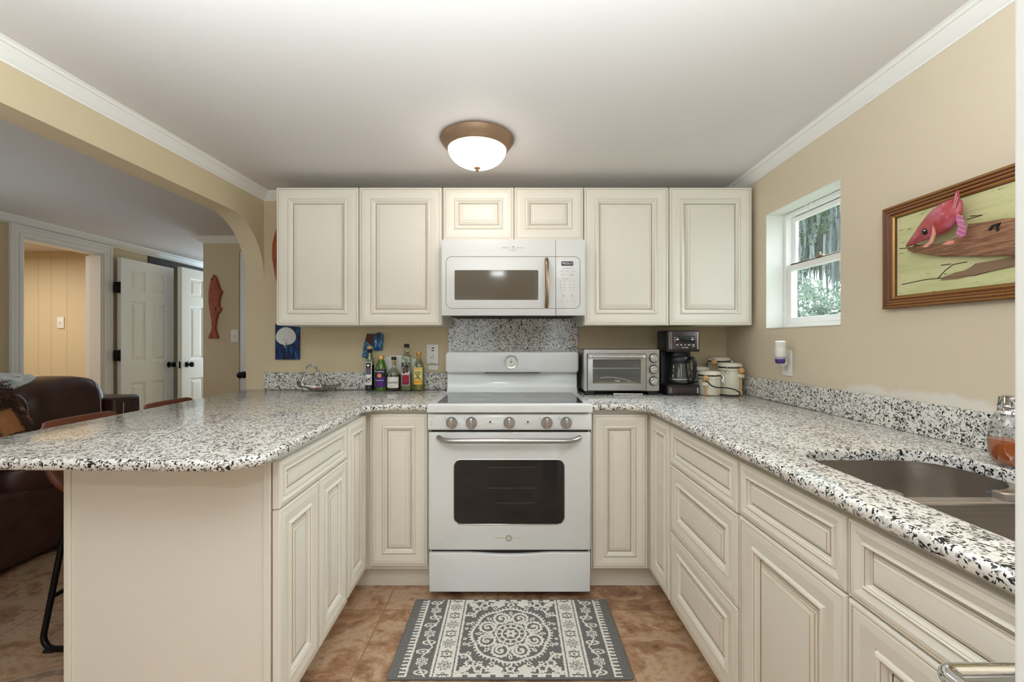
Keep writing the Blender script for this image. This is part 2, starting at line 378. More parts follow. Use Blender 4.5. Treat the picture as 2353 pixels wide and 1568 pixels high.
# crown mouldings
CP = [(0, .046), (.004, .046), (.006, .041), (.012, .038), (.024, .028), (.034, .018), (.040, .014), (.0405, .0115), (.050, .0105), (.055, .006), (.057, .004), (.063, .0035), (.063, 0)]
def crown(name, p0, p1, out, m0=0, m1=0, z0=None, z1=None, sc=1):
    p0, p1, out = Vector(p0), Vector(p1), Vector(out); d = (p1-p0).normalized(); b = MB(); N = 10; Ls = []
    for i in range(N+1):
        t = i/N; l = []
        for o_, dn in CP:
            o_ *= sc; dn *= sc
            q = p0+(p1-p0)*t+out*o_+d*(m0*o_*(1-t)-m1*o_*t)
            zz = (z0+(z1-z0)*t) if z0 is not None else cz(q.x, q.y)
            l.append(v3(q.x, q.y, zz-dn))
        Ls.append(l)
    b.loops(Ls, False, 0, True); return struct(b.build(name, 'trim', ang=20))
crown('trim_1', (ARCH0, -1.4, 0), (ARCH0, WALL_Y, 0), X_, 0, 1)
crown('trim_2', (ARCH0, WALL_Y, 0), (-1.2, WALL_Y, 0), -Y_, 1, 0)
crown('trim_3', (WALL_R, -3, 0), (WALL_R, WALL_Y, 0), -X_, 0, 0)
crown('trim_5', (LW, -3, 0), (LW, 6.1, 0), X_, 0, 0, CZ, CZ, 1.2)
crown('trim_6', (-2.73, 3.79, 0), (-1.6, 3.79, 0), -Y_, -1, 0, CZ, CZ, 1.1)
crown('trim_8', (-2.73, 6.1, 0), (-2.73, 3.79, 0), -X_, 0, -1, CZ, CZ, 1.1)
# white cased post close to the camera on the right
pX = 1.1667*.22
b = MB(); b.ext(rrect(pX+.0625, .17, .13, .10, .003, 3), (0, 0, 0), X_, Y_, Z_, 0, 2.2); struct(b.build('trim_7', 'trim'))

# ------------------------------------------------------------------ kitchen window
wn = thing('window_1', None, None, (1.42, (WY0+WY1)/2, WZ0)); struct(wn, 'white metal sash window in deep opening on the right tan wall', 'window')
def frame(x0, x1, y0, y1, z0, z1, w, wb=None, wt=None):
    b = MB(); wb = wb or w; wt = wt or w
    b.box(x0, x1, y0, y0+w, z0, z1); b.box(x0, x1, y1-w, y1, z0, z1); b.box(x0, x1, y0+w, y1-w, z0, z0+wb); b.box(x0, x1, y0+w, y1-w, z1-wt, z1); return b
frame(1.405, 1.465, WY0+.002, WY1-.002, WZ0+.002, WZ1-.002, .02, .022, .02).build('window_frame', 'trim', wn, .002)
frame(1.436, 1.455, WY0+.022, WY1-.022, 1.574, WZ1-.022, .026).build('upper_sash', 'trim', wn, .003)
frame(1.412, 1.434, WY0+.022, WY1-.022, WZ0+.024, 1.594, .028, .03, .034).build('lower_sash', 'trim', wn, .003)
b = MB(); b.box(1.444, 1.447, WY0+.04, WY1-.04, 1.59, WZ1-.04); b.build('pane', 'pane', wn)
b = MB(); b.box(1.421, 1.424, WY0+.045, WY1-.045, WZ0+.05, 1.562); b.build('pane', 'pane', wn)
b = MB(); b.box(1.405, 1.42, 1.965, 2.005, 1.594, 1.602); b.box(1.402, 1.41, 1.975, 1.983, 1.60, 1.616); b.build('latch', 'bronze', wn, .002)
b = MB(); b.tube([(1.37, 2.02, WZ1-.002), (1.37, 2.02, WZ1-.03), (1.375, 2.01, WZ1-.038), (1.38, 2.0, WZ1-.03), (1.38, 2.0, WZ1-.015)], .0025); b.build('curtain_hook', 'plast', wn)

# ------------------------------------------------------------------ house doors seen through the arch
def sixpanel(root, O, u, n, w, h, t, name='slab', mt='trim', b1=.012):
    O, u, n = Vector(O), Vector(u), Vector(n); b = MB()
    P = lambda a, c, d: O+u*a+Z_*c+n*d
    st, mid = .115*w/.72, .1*w/.72; xs = [(st, (w-mid)/2), ((w+mid)/2, w-st)]
    zs = [(.24, .80), (1.0, 1.575), (1.67, 1.87)]; zs = [(a*h/1.97, c*h/1.97) for a, c in zs]
    xe = sorted({0, w, *[q for p in xs for q in p]}); ze = sorted({0, h, *[q for p in zs for q in p]})
    for i in range(len(xe)-1):
        for j in range(len(ze)-1):
            x0, x1, z0, z1 = xe[i], xe[i+1], ze[j], ze[j+1]
            if (x0, x1) in xs and (z0, z1) in zs:
                Ls = [[P(x0+k, z0+k, d), P(x1-k, z0+k, d), P(x1-k, z1-k, d), P(x0+k, z1-k, d)] for k, d in ((0, 0), (.012, -.009), (.022, -.010), (.048, -.003))]
                b.loops(Ls, True, 0, False, False, True)
            else: b.add([P(x0, z0, 0), P(x1, z0, 0), P(x1, z1, 0), P(x0, z1, 0)], [(0, 1, 2, 3)])
    e = [P(0, 0, 0), P(w, 0, 0), P(w, h, 0), P(0, h, 0)]; f = [P(0, 0, -t), P(w, 0, -t), P(w, h, -t), P(0, h, -t)]
    b.loops([e, f], True, 0, False, False, True)
    return b.build(name, mt, root)
def knob(root, O, n, m='blackmetal'):
    b = MB(); b.lathe(O, [(0, 0), (.03, 0), (.03, .006), (.012, .010), (.010, .032), (.026, .040), (.029, .052), (.024, .064), (.010, .070), (0, .0705)], 20, n)
    return b.build('door_knob', m, root)
M['trimgrey'] = M['trim']
d1 = thing('door_1', None, None, (-3.6, 3.935, 0)); struct(d1, 'white six panel door folded open against the living room wall', 'door')
sixpanel(d1, (-3.585, 3.935, .012), Y_, X_, .61, 1.955, .035)
knob(d1, (-3.585, 4.485, .955), X_)
for z in (.28, 1.07, 1.69):
    b = MB(); b.box(-3.618, -3.583, 3.895, 3.934, z-.048, z+.048); b.tube([(-3.578, 3.915, z-.052), (-3.578, 3.915, z+.052)], .007); b.build('hinge', 'blackmetal', d1, .004)
d2 = thing('door_2', None, None, (-3.43, 4.45, 0)); struct(d2, 'bluish white six panel door standing open in the hall', 'door')
sixpanel(d2, (-3.425, 4.45, .012), Y_, X_, .72, 1.955, .045)
knob(d2, (-3.425, 4.52, .955), X_)
b = MB(); b.box(-3.456, -3.438, 4.447, 4.4505, .92, .99); b.build('latch_plate', 'blackmetal', d2)
d3 = thing('door_3', None, None, (-2.0, 3.80, 0)); struct(d3, 'white glazed door at the edge of the arch with black knob', 'door')
b = MB(); b.box(-2.41, -1.665, 3.795, 3.835, .01, 1.99); b.build('slab', 'trim', d3, .003)
b = MB(); b.box(-2.345, -1.73, 3.791, 3.796, 1.12, 1.87); b.build('pane', mat('dim_door_glass', (70, 82, 84), .1), d3)
knob(d3, (-2.375, 3.795, .905), -Y_)
# casing of the side-room doorway
b = MB()
def casing(y0, y1, z0, z1):
    b.box(LW, LW+.012, y0, y1, z0, z1)
for k, (w0, w1, tt) in enumerate(((0, .085, .014), (.008, .03, .02), (.038, .06, .018), (.068, .085, .022))):
    b.box(LW, LW+tt, 3.20-w1, 3.20-w0, 0, 1.975+w1); b.box(LW, LW+tt, 3.82+w0, 3.82+w1, 0, 1.975+w1); b.box(LW, LW+tt, 3.20-w0, 3.82+w0, 1.975+w0, 1.975+w1)
b.box(LW-.1, LW, 3.20, 3.212, 0, 1.975); b.box(LW-.1, LW, 3.808, 3.82, 0, 1.975); b.box(LW-.1, LW, 3.212, 3.808, 1.963, 1.975)
struct(b.build('trim_9', 'trim', None, .002))
# white inner door of the side room standing open at the far jamb
d4 = thing('door_4', None, None, (-3.9, 3.83, 0)); struct(d4, 'plain white door edge standing open inside the bright side room', 'door')
b = MB(); b.box(-3.805, -3.76, 3.83, 4.36, .01, 1.96); b.build('slab', 'trim', d4, .002)
b = MB(); b.box(-3.66, -3.64, 5.25, 5.33, 0, 2.05); b.box(-3.66, -3.64, 4.30, 5.25, 1.985, 2.05); struct(b.build('trim_10', mat('shadow_dark_casing', (38, 32, 26), .5)))  # casing coloured dark to stand for the shadow above the open door

# ------------------------------------------------------------------ cabinets
PROF = [(0, -.0205, 0), (0, -.004, 0), (.0015, -.0012, 0), (.005, 0, 0), (.009, 0, 0), (.0098, -.0012, 2), (.0115, -.0012, 2), (.014, -.0002, 0), (.03, .0008, 0), (.052, -.0015, 0), (.059, -.003, 0),
        (.0598, -.0036, 2), (.061, -.0030, 0), (.063, 0, 0), (.068, .0012, 0), (.073, -.0004, 0), (.0735, -.0016, 2), (.077, -.0036, 0), (.0805, -.0058, 0), (.081, -.007, 0), (.085, -.0082, 0), (.0853, -.0115, 1), (.0872, -.0115, 1), (.0876, -.0085, 0),
        (.092, -.0082, 0), (.0925, -.0068, 2), (.098, -.0062, 0), (.0985, -.0048, 2), (.109, -.0036, 0), (.1095, -.0024, 2), (.113, -.0022, 0)]
def panel(parent, name, O, u, n, w, h, sc=None):
    """a routed raised-panel front; O is its lower corner on the face plane"""
    O, u, n = Vector(O), Vector(u).normalized(), Vector(n).normalized()
    s = sc or min(1, min(w, h)/2*.78/.113); b = MB(); Ls = []
    for i, d, m in PROF:
        k = i*s; d = d*1.55 if i > .02 else d
        Ls.append([O+u*k+Z_*k+n*d, O+u*(w-k)+Z_*k+n*d, O+u*(w-k)+Z_*(h-k)+n*d, O+u*k+Z_*(h-k)+n*d])
    b.loops(Ls, True, 0, True, True, True, [PROF[i+1][2] for i in range(len(PROF)-1)]); b.m[-1] = 0
    o = b.build(name, ['cab', 'glaze', 'glaze2'], parent, ang=14)
    return o
UZ0, UZ1, UD = 1.290, 2.040, 2.335
def overhead(label, x0, x1, doors, z0, z1):
    c = thing('overhead_cabinet', label, 'cabinet', ((x0+x1)/2, UD+.02, z0))
    b = MB(); b.box(x0, x1, UD+.02, WALL_Y-.003, z0, z1); b.build('cabinet_body', 'cab', c, .002)
    for a, e in doors: panel(c, 'cabinet_door', (a, UD, z0+.002), X_, -Y_, e-a, z1-z0-.004)
    return c
U = lambda px: wx(px, UD)
overhead('cream two door overhead cabinet left of the microwave', U(634), U(1015.5), [(U(635), U(822.5)), (U(826), U(1014))], UZ0, UZ1)
overhead('short cream two door overhead cabinet directly above the microwave', U(1016.5), U(1341), [(U(1018.5), U(1180)), (U(1183), U(1340))], 1.752, UZ1)
overhead('cream two door overhead cabinet right of the microwave, beside the window', U(1342), U(1728.5), [(U(1343), U(1535.5)), (U(1539.5), U(1728))], UZ0, UZ1)

BZ0, BZ1, BT = .125, .858, .877          # base doors bottom, top, carcass top
BD = 2.05
def fl(y): return -.695+.025*(BD-y)      # left run face
def fr(y): return .645+.0165*(BD-y)      # right run face
uL = v3(-.025, 1, 0).normalized(); nL = v3(1, .025, 0).normalized()
uR = v3(.0165, -1, 0).normalized(); nR = v3(-1, -.0165, 0).normalized()
def carcass(parent, poly, toe):
    b = MB(); b.ext(poly, (0, 0, 0), X_, Y_, Z_, .11, BT); b.build('cabinet_body', 'cab', parent)
    b = MB(); b.ext(toe, (0, 0, 0), X_, Y_, Z_, 0, .112); b.build('toe_kick', 'cab', parent)
g = .021
# left corner cabinet
c = thing('base_cabinet', 'L-shaped cream corner base cabinet left of the range, two narrow doors meeting in the corner', 'cabinet', (-.9, 2.3, 0))
carcass(c, [(-1.29, 1.79), (fl(1.79)-g, 1.79), (fl(2.05)-g, BD+g), (-.408, BD+g), (-.408, 2.655), (-1.29, 2.655)],
        [(-1.28, 1.80), (fl(1.8)-.09, 1.80), (fl(2.05)-.09, BD+.075), (-.41, BD+.075), (-.41, 2.6), (-1.28, 2.6)])
panel(c, 'cabinet_door', (fl(1.795), 1.795, BZ0+.008), uL, nL, .245, BZ1-BZ0-.008)
panel(c, 'cabinet_door', (-.683, BD, BZ0+.008), X_, -Y_, .272, BZ1-BZ0-.008)
# peninsula cabinet
c = thing('base_cabinet', 'cream peninsula cabinet with plain end panel, one drawer over two doors', 'cabinet', (-1.0, 1.5, 0))
carcass(c, [(-1.28, 1.262), (fl(1.262)-g, 1.262), (fl(1.788)-g, 1.788), (-1.28, 1.788)], [(-1.27, 1.263), (fl(1.26)-.09, 1.263), (fl(1.78)-.09, 1.788), (-1.27, 1.788)])
b = MB(); b.box(-1.296, fl(1.24)-.028, 1.247, 1.261, 0, BT); b.build('end_panel', 'cab', c)
b = MB(); b.box(-1.297, -1.279, 1.241, 1.247, 0, BT); b.build('end_stile', 'cab', c, .002)
b = MB(); b.box(fl(1.24)-.048, fl(1.24)-.026, 1.241, 1.247, 0, BT); b.build('end_stile', 'cab', c, .002)
b = MB(); b.box(-1.299, -1.281, 1.247, 1.788, 0, BT); b.build('back_panel', 'cab', c, .002)
panel(c, 'drawer_front', (fl(1.245), 1.245, .722), uL, nL, .541, BZ1-.722)
panel(c, 'cabinet_door', (fl(1.245), 1.245, BZ0), uL, nL, .269, .716-BZ0)
panel(c, 'cabinet_door', (fl(1.518), 1.518, BZ0), uL, nL, .268, .716-BZ0)
# right corner cabinet
c = thing('base_cabinet', 'L-shaped cream corner base cabinet right of the range, two narrow doors meeting in the corner', 'cabinet', (.9, 2.3, 0))
carcass(c, [(.372, BD+g), (fr(2.05)+g, BD+g), (fr(1.8)+g, 1.797), (1.30, 1.797), (1.30, 2.655), (.372, 2.655)],
        [(.374, BD+.075), (fr(2.05)+.09, BD+.075), (fr(1.8)+.09, 1.80), (1.29, 1.80), (1.29, 2.6), (.374, 2.6)])
panel(c, 'cabinet_door', (.379, BD, BZ0-.003), X_, -Y_, .259, BZ1-BZ0)
panel(c, 'cabinet_door', (fr(2.042), 2.042, BZ0-.003), uR, nR, .242, BZ1-BZ0)
# drawer stack
c = thing('base_cabinet', 'cream three drawer base cabinet in the right run, beside the corner', 'cabinet', (.95, 1.53, 0))
carcass(c, [(fr(1.796)+g, 1.796), (fr(1.264)+g, 1.264), (1.30, 1.264), (1.30, 1.796)], [(fr(1.79)+.09, 1.796), (fr(1.26)+.09, 1.264), (1.29, 1.264), (1.29, 1.796)])
for z0, z1 in ((.700, .856), (.422, .694), (.118, .416)): panel(c, 'drawer', (fr(1.79), 1.79, z0), uR, nR, .521, z1-z0)
# sink cabinet
c = thing('base_cabinet', 'cream sink base cabinet with two drawer fronts over two doors, under the steel sink', 'cabinet', (.95, .86, 0))
b = MB(); fa, fb = fr(1.262)+g, fr(.44)+g
b.ext([(fa, 1.262), (fb, .44), (fb+.02, .44), (fa+.02, 1.262)], (0, 0, 0), X_, Y_, Z_, .11, BT)
b.box(fb+.02, 1.30, .44, .455, .11, BT); b.box(fa+.02, 1.30, 1.247, 1.262, .11, BT); b.box(fa+.02, 1.30, .455, 1.247, .11, .13); b.build('cabinet_body', 'cab', c)
b = MB(); b.ext([(fr(1.26)+.09, 1.262), (fr(.44)+.09, .44), (1.29, .44), (1.29, 1.262)], (0, 0, 0), X_, Y_, Z_, 0, .112); b.build('toe_kick', 'cab', c)
for y0, w in ((1.258, .396), (.857, .396)):
    panel(c, 'drawer_front', (fr(y0), y0, .704), uR, nR, w, .152)
    panel(c, 'cabinet_door', (fr(y0), y0, .118), uR, nR, w, .58)

# ------------------------------------------------------------------ countertops
CT = .908
def slab(name, label, outer, hole=None, z0=.879, z1=CT):
    b = MB(); bm = bmesh.new()
    def ring(poly, ins, z): return [v3(x, y, z) for x, y in (inset(poly, ins) if ins else poly)]
    rad = .012; Ls = [ring(outer, .006, z0), ring(outer, .001, z0+.004)]
    for i in range(5): t = PI/2*i/4; Ls.append(ring(outer, rad*(1-math.cos(t)), z1-rad+rad*math.sin(t)))
    b.loops(Ls, True, 0, True)
    caps = [(Ls[-1], Ls[0])]
    if hole:
        q = .006; Hs = [ring(hole, 0, z0)]
        for i in range(4): t = PI/2*i/3; Hs.append(ring(hole, -q*(1-math.cos(t)), z1-q+q*math.sin(t)))
        b.loops(Hs, True, 0, True); caps.append((Hs[-1], Hs[0]))
    for k in (0, 1):
        bm = bmesh.new(); ed = []
        for c_ in caps:
            vv = [bm.verts.new(p) for p in c_[k]]
            for i in range(len(vv)): ed.append(bm.edges.new((vv[i], vv[(i+1) % len(vv)])))
        bmesh.ops.triangle_fill(bm, use_beauty=True, edges=ed, normal=(0, 0, 1)); bm.verts.index_update()
        b.add([v.co.copy() for v in bm.verts], [[v.index for v in f.verts] for f in bm.faces], 0, True); bm.free()
    return tag(b.build(name, 'granite', ang=50), label, 'countertop')
lo = fillet([(-1.645, 2.655), (-1.597, 1.10), (-.735, 1.074), (-.652, 1.13), (-.684, 2.02), (-.402, 2.02), (-.402, 2.655)], [0, .08, .05, .04, .09, 0, 0])
slab('countertop', 'speckled granite countertop of the left peninsula, running to the range', lo)
SK = (.757, 1.150, .46, 1.187)   # sink cut-out x0 x1 y0 y1
hole = rrect((SK[0]+SK[1])/2, (SK[2]+SK[3])/2, SK[1]-SK[0], SK[3]-SK[2], .105, 8)
ro = fillet([(.366, 2.655), (.366, 2.02), (.620, 2.02), (.650, .22), (1.313, .22), (1.313, 2.655)], [0, 0, .09, 0, 0, 0])
slab('countertop', 'speckled granite countertop on the right, holding the sink', ro, hole)
def splash(label, x0, x1, y0, y1, z0, z1):
    b = MB(); b.box(x0, x1, y0, y1, z0, z1); tag(b.build('backsplash', 'granite', None, .0015), label, 'backsplash')
splash('low granite backsplash behind the bottles and silver basket', -1.526, -.402, 2.638, 2.659, CT+.0005, 1.012)
splash('low granite backsplash behind toaster oven and coffee maker', .398, 1.29, 2.638, 2.659, CT+.0005, 1.012)
splash('long low granite backsplash along the right wall behind the sink', 1.292, 1.3145, .24, 2.637, CT+.0005, 1.012)
splash('square granite panel on the wall behind the range, under the microwave', -.400, .396, 2.640, 2.659, 1.02, 1.345)

# ------------------------------------------------------------------ sink
sk = thing('sink', 'undermount stainless steel double bowl sink set in the right countertop', 'sink', (.95, .82, .68))
YD = .945
def bowl(x0, x1, y0, y1, name, far):
    b = MB(); cx, cy, w, h = (x0+x1)/2, (y0+y1)/2, x1-x0, y1-y0
    base = rrect(cx, cy, w, h, .1, 8); Ls = []
    def zt(x, y): 
        d = (y-y0) if far else (y1-y)
        return .8775-.018*max(0, min(1, (.075-d)/.03))*max(0, min(1, (min(x-x0, x1-x)-.03)/.06))
    Ls.append([v3(x, y, zt(x, y)) for x, y in base])
    for ins, z in ((.003, .80), (.006, .73), (.012, .712), (.022, .702), (.04, .697)): Ls.append([v3(x, y, z) for x, y in inset(base, ins)])
    b.loops(Ls, True, 0, True, False, True)
    return b.build(name, 'sinksteel', sk, ang=60)
bowl(SK[0]-.012, SK[1]+.012, YD+.012, SK[3]+.012, 'bowl', True)
bowl(SK[0]-.012, SK[1]+.012, SK[2]-.01, YD-.012, 'bowl', False)
b = MB(); b.box(SK[0]-.01, SK[1]+.01, YD-.016, YD+.016, .852, .8605); b.build('divider', 'sinksteel', sk, .004, 3)
for q, xc in ((1, SK[1]+.012-.1), (-1, SK[0]-.012+.1)):
    A1 = [(xc+q*.1*math.cos(t), YD+.112+.1*math.sin(t)) for t in [-PI/2+PI/2*i/8 for i in range(9)]]; A2 = [(xc+q*.1*math.cos(t), YD-.112+.1*math.sin(t)) for t in [PI/2*i/8 for i in range(9)]]
    b = MB(); b.ext(A1+A2, (0, 0, 0), X_, Y_, Z_, .70, .8785, 0, .004, 2); b.build('divider_end', 'sinksteel', sk, ang=50)
for cy in (1.07, .70):
    b = MB(); b.lathe(((SK[0]+SK[1])/2, cy, .6975), [(0, .001), (.028, .001), (.032, .004), (.042, .003), (.044, 0)], 20); b.build('drain', 'steelb', sk)
b = MB()
b.box(1.1565, 1.158, 1.015, 1.055, .838, .841)
for i in range(9): b.box(1.1565, 1.158, 1.014+i*.0047, 1.0165+i*.0047, .845, .852)
for i in range(5): b.box(1.1565, 1.158, 1.022+i*.006, 1.0255+i*.006, .828, .8315)
b.build('engraved_mark', 'print', sk)

# ------------------------------------------------------------------ range
RX0, RX1, RD = -.396, .3605, 2.0; RC = (RX0+RX1)/2-.004
rg = thing('range', 'white electric range with glass cooktop, standing between the granite counters', 'range', (RC, 2.3, 0))
b = MB(); b.box(RX0+.004, RX1-.004, 2.035, 2.62, .04, .875); b.build('body', 'enamel', rg)
for x in (RX0+.05, RX1-.08):
    for y in (2.08, 2.5): b = MB(); b.box(x, x+.03, y, y+.03, 0, .04); b.build('foot', 'black', rg)
# cooktop
b = MB(); b.ext(rrect((RX0+RX1)/2, 2.225, RX1-RX0+.008, .50, .012, 4), (0, 0, 0), X_, Y_, Z_, .878, .9165, 0, .009, 4); ct = b.build('cooktop', 'enamel', rg, ang=60)
gp = [(-.350, 2.012), (.319, 2.012), (.326, 2.018), (.330, 2.39), (.316, 2.41), (-.345, 2.41), (-.358, 2.39), (-.356, 2.018)]
b = MB(); b.ext(gp, (0, 0, 0), X_, Y_, Z_, .915, .9175); b.build('cooktop_glass', 'cookglass', ct)
for cx, cy, r in ((-.205, 2.115, .088), (-.185, 2.30, .105), (.165, 2.125, .115), (.155, 2.305, .085)):
    b = MB(); b.loops([[v3(x, y, .9178) for x, y in circ(cx, cy, r, 48)], [v3(x, y, .9178) for x, y in circ(cx, cy, r-.0025, 48)]], True); b.build('burner_ring', 'ringline', ct)
# backguard
bx0, bx1 = -.388, .372
b = MB(); prof = [(2.455, .917), (2.475, .93), (2.483, .945), (2.487, 1.012), (2.487, 1.02), (2.60, 1.02), (2.60, .90), (2.455, .90)]
b.ext(prof, (0, 0, 0), Y_, Z_, X_, bx0+.006, bx1-.006); b.build('back_riser', 'enamel', rg, .003, ang=50)
b = MB(); b.ext(rrect((bx0+bx1)/2, 1.083, bx1-bx0, .122, .022, 5), (0, 2.60, 0), X_, Z_, -Y_, 0, .155, 0, .014, 4); bgd = b.build('backguard', 'enamel', rg, ang=60)
b = MB(); cy = 2.60-.155
b.ext([(-.17, 1.0215), (.155, 1.0215), (.135, 1.029), (-.15, 1.029)], (0, cy+.012, 0), X_, Z_, -Y_, 0, .008); b.build('vent_slot', 'gap', bgd)
cl_o = (wx(1175, cy), cy, wz(832, cy))
b = MB(); b.lathe(cl_o, [(0, .003), (.030, .003), (.0305, .0045), (.036, .006), (.0375, .003), (.0375, -.002)], 36, -Y_, mats=[0, 1, 1, 1, 1]); ck = b.build('clock', ['plast', 'steelb'], bgd)
b = MB(); b.lathe((cl_o[0], cl_o[1]-.003, cl_o[2]), [(0, .004), (.004, .004), (.005, 0)], 14, -Y_); b.box(cl_o[0]-.0005, cl_o[0]+.0005, cy-.0045, cy-.0035, cl_o[2], cl_o[2]+.022)
for i in range(12):
    a = i*PI/6; b.box(cl_o[0]+.025*math.sin(a)-.0006, cl_o[0]+.025*math.sin(a)+.0006, cy-.0045, cy-.003, cl_o[2]+.025*math.cos(a)-.0015, cl_o[2]+.025*math.cos(a)+.0015)
b.build('clock_hand', 'print', ck)
# control panel and knobs
PD = 1.99
b = MB(); b.ext([(2.04, .873), (PD+.005, .868), (PD, .86), (PD, .798), (PD+.006, .793), (2.04, .793)], (0, 0, 0), Y_, Z_, X_, RX0, RX1); cp = b.build('control_panel', 'enamel', rg, .002, ang=60)
b = MB(); b.box(RX0+.012, RX1-.012, PD+.012, 2.03, .784, .794); b.build('vent_gap', 'gap', rg)
for px in (1038, 1083, 1170, 1256.5, 1301):
    o = v3(wx(px, PD), PD, wz(971.5, PD)); 
    b = MB(); b.lathe(o, [(.0265, 0), (.0265, .003), (.024, .006), (.0235, .012), (.021, .016), (0, .0165)], 28, -Y_); k = b.build('knob', 'steel', cp)
    b = MB(); b.ext(rrect(o.x, o.z, .0155, .048, .007, 4), (0, PD-.012, 0), X_, Z_, -Y_, 0, .016, 0, .004, 3); b.build('knob_grip', 'steelb', k, ang=60)
for px in (1126.5, 1213): b = MB(); b.lathe((wx(px, PD), PD, wz(970, PD)), [(.0045, 0), (.0045, .001), (0, .0015)], 14, -Y_); b.build('indicator_light', 'led', cp)
b = MB(); b.ext(rrect(wx(990.5, PD), wz(971, PD), .011, .030, .003, 3), (0, PD, 0), X_, Z_, -Y_, 0, .002, 0, .001, 2); b.ext(rrect(wx(990.5, PD), wz(968, PD), .008, .013, .002, 3), (0, PD-.002, 0), X_, Z_, -Y_, 0, .003, 0, .001, 2); b.build('light_switch', 'plast', cp)
b = MB()
for px in (1038, 1083, 1170, 1256.5, 1301):
    x = wx(px, PD)
    if px != 1170:
        b.box(x-.033, x-.030, PD-.0005, PD+.001, .852, .855); b.box(x-.036, x-.024, PD-.0005, PD+.001, .844, .8455)
    b.box(x-.001, x+.001, PD-.0005, PD+.001, .853, .855)
for px in (1126.5, 1213): b.box(wx(px, PD)-.016, wx(px, PD)+.016, PD-.0005, PD+.001, .8225, .8238)
b.box(wx(990, PD)-.012, wx(990, PD)+.012, PD-.0005, PD+.001, .857, .858)
build_each(b, 'marking_print', 'print', cp)
# oven door
dz0, dz1 = .233, .783
b = MB(); b.ext(rrect((RX0+RX1)/2, (dz0+dz1)/2, RX1-RX0-.002, dz1-dz0, .008, 3), (0, 2.036, 0), X_, Z_, -Y_, 0, .036, 0, .008, 4); od = b.build('oven_door', 'enamel', rg, ang=60)
wcx, wcz, ww, wh = wx(1170, RD), wz(1131, RD), wx(1297, RD)-wx(1043, RD), wz(1057, RD)-wz(1206, RD)
b = MB(); b.ext(rrect(wcx, wcz, ww, wh, .034, 8), (0, RD+.003, 0), X_, Z_, -Y_, 0, .0042); b.build('oven_window', 'darkglass', od)
b = MB(); b.tube([(x, RD-.0005, z) for x, z in rrect(wcx, wcz, ww, wh, .034, 8)], .0022, 8, True); b.build('window_trim', 'steelb', od)
b = MB()
for z, x0, x1 in ((wz(1074, RD), wcx-.105, wcx+.125), (wz(1122, RD), wcx-.105, wcx+.12), (wz(1156, RD), wcx-.06, wcx+.12)): b.box(x0, x1, RD-.0016, RD-.0012, z-.0008, z+.0008)
b.build('rack_glint', mat('rack_wire_seen', (92, 92, 92), .3), od)
hz = wz(1014, RD-.05); P = []
for i in range(25):
    t = -1+i/12; x = wcx+t*(wx(1335, RD-.03)-wx(1005, RD-.03))/2; e = max(0, (abs(t)-.80)/.20)
    P.append((x, RD-.052+.048*e**2.2, hz+.006*e**2))
b = MB(); b.tube(P, [.0115 if 0 < i < 24 else .0105 for i in range(25)], 14); b.build('door_handle', 'steel', od)
def ge_badge(par, O, r, wid, th):
    O = Vector(O); b = MB(); b.ext(rrect(O.x, O.z, wid, th, .002, 2), (0, O.y, 0), X_, Z_, -Y_, 0, .0012); b.build('badge_plate', 'plast', par)
    b = MB(); b.lathe(O, [(0, .0035), (r*.8, .003), (r*.82, .0045), (r, .0045), (r*1.04, .002), (r*1.04, 0)], 28, -Y_, mats=[1, 0, 0, 0, 0]); bb = b.build('badge', ['steelb', 'plast2'], par)
    b = MB(); b.text('GENERAL', (O.x-wid/4-r*.5, O.y-.0012, O.z), X_, Z_, th*.8, -Y_, .0004, stretch=1.5); b.build('lettering', 'print', par); b = MB(); b.text('ELECTRIC', (O.x+wid/4+r*.5, O.y-.0012, O.z), X_, Z_, th*.8, -Y_, .0004, stretch=1.45)
    b.build('lettering', 'print', par)
ge_badge(od, (wx(1169, RD), RD, wz(1237, RD)), .0135, .118, .0105)
# storage drawer with dipped top edge
b = MB(); top = [(x, .220-.009*max(0, math.cos((x-wcx)/.19*PI/2))**1.2 if abs(x-wcx) < .19 else .220) for x in [RX1-.003-(RX1-RX0-.006)*i/30 for i in range(31)]]
b.ext([(RX0+.003, .038), (RX1-.003, .038)]+top, (0, 2.03, 0), X_, Z_, -Y_, 0, .028, 0, .005, 3); b.build('storage_drawer', 'enamel', rg, ang=60)
b = MB(); b.box(RX0+.012, RX1-.012, 2.02, 2.034, .205, .24); b.build('drawer_gap', 'gap', rg)

# ------------------------------------------------------------------ microwave
MD = 2.27; mx0, mx1, mz0, mz1 = wx(1014, MD), wx(1344.5, MD), wz(725.5, MD), wz(550.5, MD)
mw = thing('microwave', 'white over-the-range microwave hanging under the short cabinet', 'microwave', ((mx0+mx1)/2, 2.45, mz0))
b = MB(); b.box(mx0+.004, mx1-.004, MD+.03, UD-.002, mz0+.004, mz1-.001); b.box(-.378, .374, UD-.002, 2.64, mz0+.004, mz1-.001); b.build('body', 'enamel', mw)
b = MB(); b.box(mx0+.04, mx1-.04, MD+.05, 2.6, mz0-.001, mz0+.006); b.build('underside_grille', 'gap', mw)
xs = wx(1277, MD)
def rr(px0, px1, py0, py1, r, d): return rrect((wx(px0, d)+wx(px1, d))/2, (wz(py0, d)+wz(py1, d))/2, wx(px1, d)-wx(px0, d), wz(py0, d)-wz(py1, d), r, 6)
b = MB(); b.ext([(mx0, mz0), (xs-.0008, mz0), (xs-.0008, mz1), (mx0, mz1)], (0, MD+.03, 0), X_, Z_, -Y_, 0, .03, 0, .003, 2); dr = b.build('door', 'enamel', mw, ang=60)
